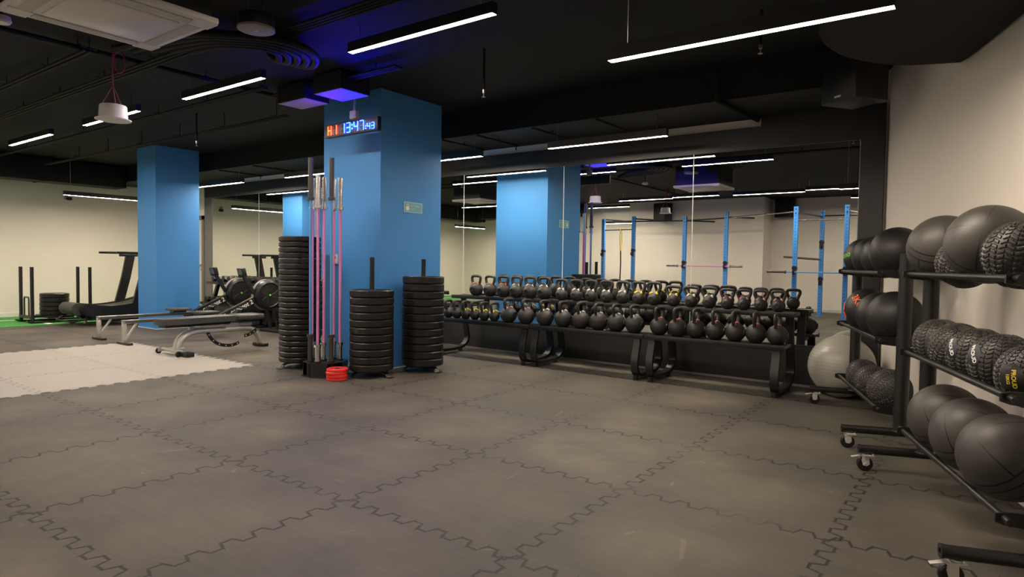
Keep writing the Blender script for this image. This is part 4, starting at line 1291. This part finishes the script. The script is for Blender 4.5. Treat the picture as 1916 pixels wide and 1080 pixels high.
# conduits
def conduit(p0, p1, label, n=2, r=0.013, gap=0.045):
    t = thing('ceiling_conduit', label, 'pipe', (0, 0, 0), 0, 'ceiling conduits')
    p0, p1 = Vector(p0), Vector(p1)
    d = (p1 - p0).normalized(); s = Vector((-d.y, d.x, 0))
    for k in range(n):
        o_ = NB(); off = s * (k - (n - 1) / 2) * gap; cyl(o_, p0 + off, p1 + off, r, 10); obj('conduit_tube', o_, 'pipe', t)
    L = (p1 - p0).length
    for k in range(int(L / 1.1) + 1):
        c = p0 + d * min(L, 0.3 + k * 1.1)
        o_ = NB(); box(o_, (c.x, c.y, c.z + .017), (0.03 + abs(s.x) * gap * n, 0.03 + abs(s.y) * gap * n, 0.006)); cyl(o_, (c.x, c.y, c.z + .018), (c.x, c.y, CEIL), 0.005, 6); obj('clamp', o_, 'pipe', t)


conduit((-9.4, 0.25, 2.90), (-1.6, 0.25, 2.90), 'pair of conduits under the ceiling just below the white air conditioner')
conduit((-9.4, 0.72, 2.90), (-0.5, 0.72, 2.90), 'pair of conduits running past the red speaker cable', 3)
conduit((-9.4, 1.75, 2.90), (-1.4, 1.75, 2.90), 'pair of conduits behind the left row of tube lights')
conduit((-1.70, -4.5, 2.93), (-1.70, 2.4, 2.93), 'single thick black pipe crossing above the hanging white speaker', 1, 0.022)
conduit((-9.0, 2.35, 2.80), (-1.9, 2.35, 2.80), 'thin pipes under the ceiling above the far blue pillar', 2, 0.010)
conduit((-0.3, 0.98, 2.93), (4.8, 0.98, 2.93), 'flat bundle of conduits beside the upper middle tube light', 4, 0.012, 0.035)
conduit((0.20, 2.05, 2.92), (-1.7, 2.05, 2.92), 'short bundle of conduits above the timer', 3, 0.012, 0.04)
for u, lab in ((-0.86, 'short black pipe under the soffit next to the big pillar'), (-0.32, 'short black pipe under the soffit, left of the middle mirror light'), (0.46, 'short black pipe under the soffit, above the middle mirror light'), (1.25, 'short black pipe under the soffit, right of the middle mirror light'),
               (-5.9, 'short black pipe under the soffit right of the far pillar'), (-4.9, 'short black pipe under the soffit left of the upright barbells')):
    t = thing('sprinkler_pipe', lab, 'pipe', (u, 0, 0), 0, 'short soffit pipes')
    bm = NB(); cyl(bm, (0, 3.80, 2.655), (0, 4.60, 2.655), 0.013, 10); obj('pipe_run', bm, 'pipe', t)
    bm = NB(); cyl(bm, (0, 4.57, 2.655), (0, 4.57, 2.600), 0.008, 8); cyl(bm, (0, 4.2, 2.655), (0, 4.2, 2.692), 0.006, 8); obj('nozzle', bm, 'pipe', t)
for (u, v, z, lab) in ((0.987, 2.288, 2.60, 'steel sprinkler head hanging in the dark right of the big pillar'), (3.154, 2.724, 2.70, 'steel sprinkler head under the low tube light at right'), (-3.567, 2.192, 2.60, 'steel sprinkler head by the top of the far pillar')):
    t = thing('sprinkler', lab, 'sprinkler', (u, v, z), 0, 'sprinklers')
    bm = NB(); cyl(bm, (0, 0, 0.05), (0, 0, CEIL - z), 0.011, 10); obj('drop_pipe', bm, 'pipe', t)
    bm = NB(); lathe(bm, [(0, -0.012), (0.016, -0.010), (0.017, -0.006), (0.004, -0.004), (0.005, 0.02), (0.012, 0.028), (0.013, 0.055), (0, 0.056)], 16); obj('head', bm, 'steel', t)
bm = NB(); tube(bm, spline([(2.48, 3.80, 2.999), (2.48, 3.80, 2.80), (2.485, 3.82, 2.70), (2.50, 3.92, 2.665), (2.60, 4.70, 2.655)], 6), 0.022, 12)
tag(obj('bent_pipe', bm, 'pipe', smooth=60), 'bent black pipe dropping to the soffit above the right mirrors', 'pipe')
# big dark duct before the left wall
t = thing('air_duct', 'large dark rectangular air duct along the left wall', 'duct', (-9.72, 0, 0))
bm = NB(); boxab(bm, (-0.24, -5.95, 2.56), (0.24, 3.87, 2.97), bev=0.01); obj('duct_body', bm, 'duct', t)
for v in (-3.2, -1.4, 0.6, 2.45):
    bm = NB(); boxab(bm, (-0.25, v - .02, 2.55), (0.25, v + .02, 2.98)); obj('duct_flange', bm, 'duct', t, smooth=0)
t = thing('air_duct', 'dark rectangular air duct along the far wall, seen in the mirror', 'duct', (0, -5.5, 0))
bm = NB(); boxab(bm, (-9.2, -0.3, 2.62), (-5.45, 0.3, 2.97), bev=.01); obj('duct_body', bm, 'duct', t)
# rounded bulkhead hugging the slanted wall
arcp = [(4.80, 1.30), (4.35, 1.31), (4.0, 1.42), (3.79, 1.64), (3.695, 1.92), (3.685, 2.18), (3.74, 2.45), (3.88, 2.715), (4.05, 2.88), (4.325, 2.99)]
wall_pts = [WC + D * ((4.75 - v) / 0.9454) - N * 0.02 for v in (2.85, 2.0, 1.32)]
bm = NB(); prism(bm, [(p[0], p[1]) for p in spline([(x, y, 0) for x, y in arcp], 5)] + [(p.x, p.y) for p in wall_pts], 2.50, CEIL); struct('ceiling_bulkhead', bm, 'ceiling', smooth=25)
t = thing('wall_speaker', 'black box speaker with a white mark in the upper right corner', 'speaker', (3.60, 3.78, 2.50), -0.6, 'black wall speakers')
bm = NB(); boxab(bm, (-0.17, -0.17, 0.0), (0.17, 0.17, 0.34), bev=.01); obj('cabinet', bm, 'black', t)
bm = NB(); boxab(bm, (-0.03, -0.173, 0.03), (0.03, -0.170, 0.045)); obj('badge', bm, 'whitetext', t, smooth=0)
bm = NB(); boxab(bm, (-0.02, -0.02, 0.34), (0.02, 0.02, CEIL - 2.50)); obj('bracket', bm, 'black', t, smooth=0)

# ------------------------------------------------------------------ what the mirrors show: training rigs on the far side
def rig(name, label, posts, bars_, hooks, group):
    t = thing(name, label, 'training rig', (posts[0][0], posts[0][1], 0), 0, group)
    o0 = Vector((posts[0][0], posts[0][1], 0))
    for (x, y, h) in posts:
        bm = NB(); boxab(bm, (-0.045, -0.045, 0.006), (0.045, 0.045, h), bev=.004)
        p = obj('upright', bm, 'rig', t, smooth=0); p.location = Vector((x, y, 0)) - o0
        bm = NB(); boxab(bm, (-0.075, -0.075, 0), (0.075, 0.075, 0.007)); f = obj('foot_plate', bm, 'rig', p, smooth=0)
        bm = NB()
        for z in (h - 0.06, h - 0.16):
            cyl(bm, (-0.052, 0, z), (0.052, 0, z), 0.016, 10); cyl(bm, (0, -0.052, z), (0, 0.052, z), 0.016, 10)
        obj('bolt', bm, 'black', p)
    for a, b_, r, m in bars_:
        bm = NB(); cyl(bm, Vector(a) - o0, Vector(b_) - o0, r, 12); obj('crossbar', bm, m, t)
    for (x, y, z, dy) in hooks:
        bm = NB(); box(bm, (0, dy * 0.048, 0), (0.07, 0.018, 0.20)); box(bm, (0, dy * 0.085, -0.07), (0.05, 0.09, 0.03)); box(bm, (0, dy * 0.125, -0.04), (0.05, 0.015, 0.07)); box(bm, (0, 0, 0.05), (0.10, 0.10, 0.06))
        k = obj('bar_hook', bm, 'black', t, smooth=0); k.location = Vector((x, y, z)) - o0
    return t


rig('training_rig', 'blue training rig with four uprights against the far wall', [(-4.37, -5.0, 2.47), (-3.43, -5.0, 2.52), (-1.95, -5.0, 2.48), (-0.85, -5.0, 2.56)],
    [((-4.37, -5.0, 2.15), (-3.43, -5.0, 2.16), 0.016, 'black'), ((-3.43, -5.0, 2.38), (-1.95, -5.0, 2.36), 0.018, 'black'), ((-1.95, -5.0, 2.36), (-0.85, -5.0, 2.40), 0.018, 'black'),
     ((-3.43, -5.0, 2.455), (-3.1, -5.99, 2.455), 0.02, 'black'), ((-1.95, -5.0, 2.36), (-1.5, -5.99, 2.38), 0.02, 'black'), ((-0.85, -5.0, 2.42), (-0.45, -5.99, 2.45), 0.02, 'black'), ((-4.37, -5.0, 2.455), (-4.1, -5.99, 2.455), 0.02, 'black')],
    [(-4.37, -5.0, 1.50, 1), (-3.43, -5.0, 1.52, 1), (-1.95, -5.0, 1.20, 1), (-0.85, -5.0, 1.20, 1)], 'training rigs')
rig('power_rack', 'blue power rack nearer the viewer, its front uprights holding a blue barbell', [(1.06, -3.9, 2.53), (2.09, -3.9, 2.53), (1.36, -5.2, 2.53), (2.45, -5.2, 2.53)],
    [((1.06, -3.9, 2.22), (2.09, -3.9, 2.22), 0.018, 'chrome'), ((1.06, -3.9, 2.40), (1.36, -5.2, 2.38), 0.018, 'black'), ((2.09, -3.9, 2.40), (2.45, -5.2, 2.38), 0.018, 'steel'), ((1.36, -5.2, 2.40), (2.45, -5.2, 2.40), 0.018, 'black'), ((-0.77, -4.95, 2.40), (1.06, -3.9, 2.42), 0.018, 'chrome'),
     ((0.53, -5.1, 1.42), (1.36, -5.17, 1.36), 0.024, 'sleeve')],
    [(1.06, -3.9, 1.10, 1), (2.09, -3.9, 1.10, 1), (1.36, -5.2, 1.72, 1), (1.36, -5.2, 0.85, 1)], 'training rigs')
t = barbell('barbell', 'blue barbell with dark sleeves racked on the reflected power rack', (0.48, -3.812, 1.0605), 'b', None, (0, PI / 2, 0))
t = barbell('barbell', 'pink barbell racked low between the reflected rig uprights', (-2.40, -4.912, 1.1600), 'p', None, (0, PI / 2, 0))
t = thing('resistance_band', 'yellow band with black strap hanging from the reflected rig', 'band', (-3.82, -5.0, 0))
bm = NB(); tube(bm, [(0, -.014, 2.192), (0, -0.036, 2.15), (0.012, -0.034, 1.85), (0, -0.012, 1.56), (0, 0.012, 1.56), (-0.012, 0.034, 1.85), (0, 0.036, 2.15), (0, .014, 2.192)], 0.014, 8, closed=True); obj('band_loop', bm, 'yellow', t)
bm = NB(); bar(bm, [(0, 0, 1.57), (0.01, 0, 1.2), (0.0, 0, 0.85), (-.01, 0, 0.6)], (1, 0, 0), 0.035, 0.008); obj('strap', bm, 'black', t, smooth=0)
for loc, lab in (((0.19, -6.55, 2.48), 'black box speaker on the far wall behind the reflected power rack'), ((-2.9, -5.75, 2.42), 'black box speaker on the far wall by the reflected yellow band')):
    t = thing('wall_speaker', lab, 'speaker', loc, 0.25, 'black wall speakers')
    bm = NB(); boxab(bm, (-0.21, -0.16, 0.0), (0.21, 0.16, 0.5), bev=.012); obj('cabinet', bm, 'black', t)
    bm = NB(); boxab(bm, (-0.19, 0.16, 0.02), (0.19, 0.166, 0.48)); obj('front_grille', bm, 'duct', t, smooth=0)
    bm = NB(); boxab(bm, (-0.03, -0.24, 0.2), (0.03, -0.15, 0.3)); obj('bracket', bm, 'black', t, smooth=0)

# small fittings
t = thing('wall_sensor', 'small dark sensor box on the pale wall at the left lamp', 'sensor', (UL, 3.15, 2.36))
bm = NB(); boxab(bm, (0, -0.06, -0.05), (0.03, 0.0, 0.06), bev=.004); obj('bracket', bm, 'acgrey', t)
bm = NB(); boxab(bm, (0.03, -0.03, -0.06), (0.11, 0.045, 0.0), bev=.006); obj('sensor_body', bm, 'black', t)
t = thing('ceiling_sensor', 'small white round ceiling sensor at the upper left edge', 'sensor', (-1.05, -0.50, 2.80))
bm = NB(); lathe(bm, [(0, -0.02), (0.05, -0.015), (0.06, 0.0), (0.055, 0.03), (0, 0.03)], 28); obj('cover', bm, 'white', t)
bm = NB(); cyl(bm, (0, 0, 0.03), (0, 0, CEIL - 2.80), 0.008, 8); obj('stem', bm, 'pipe', t)
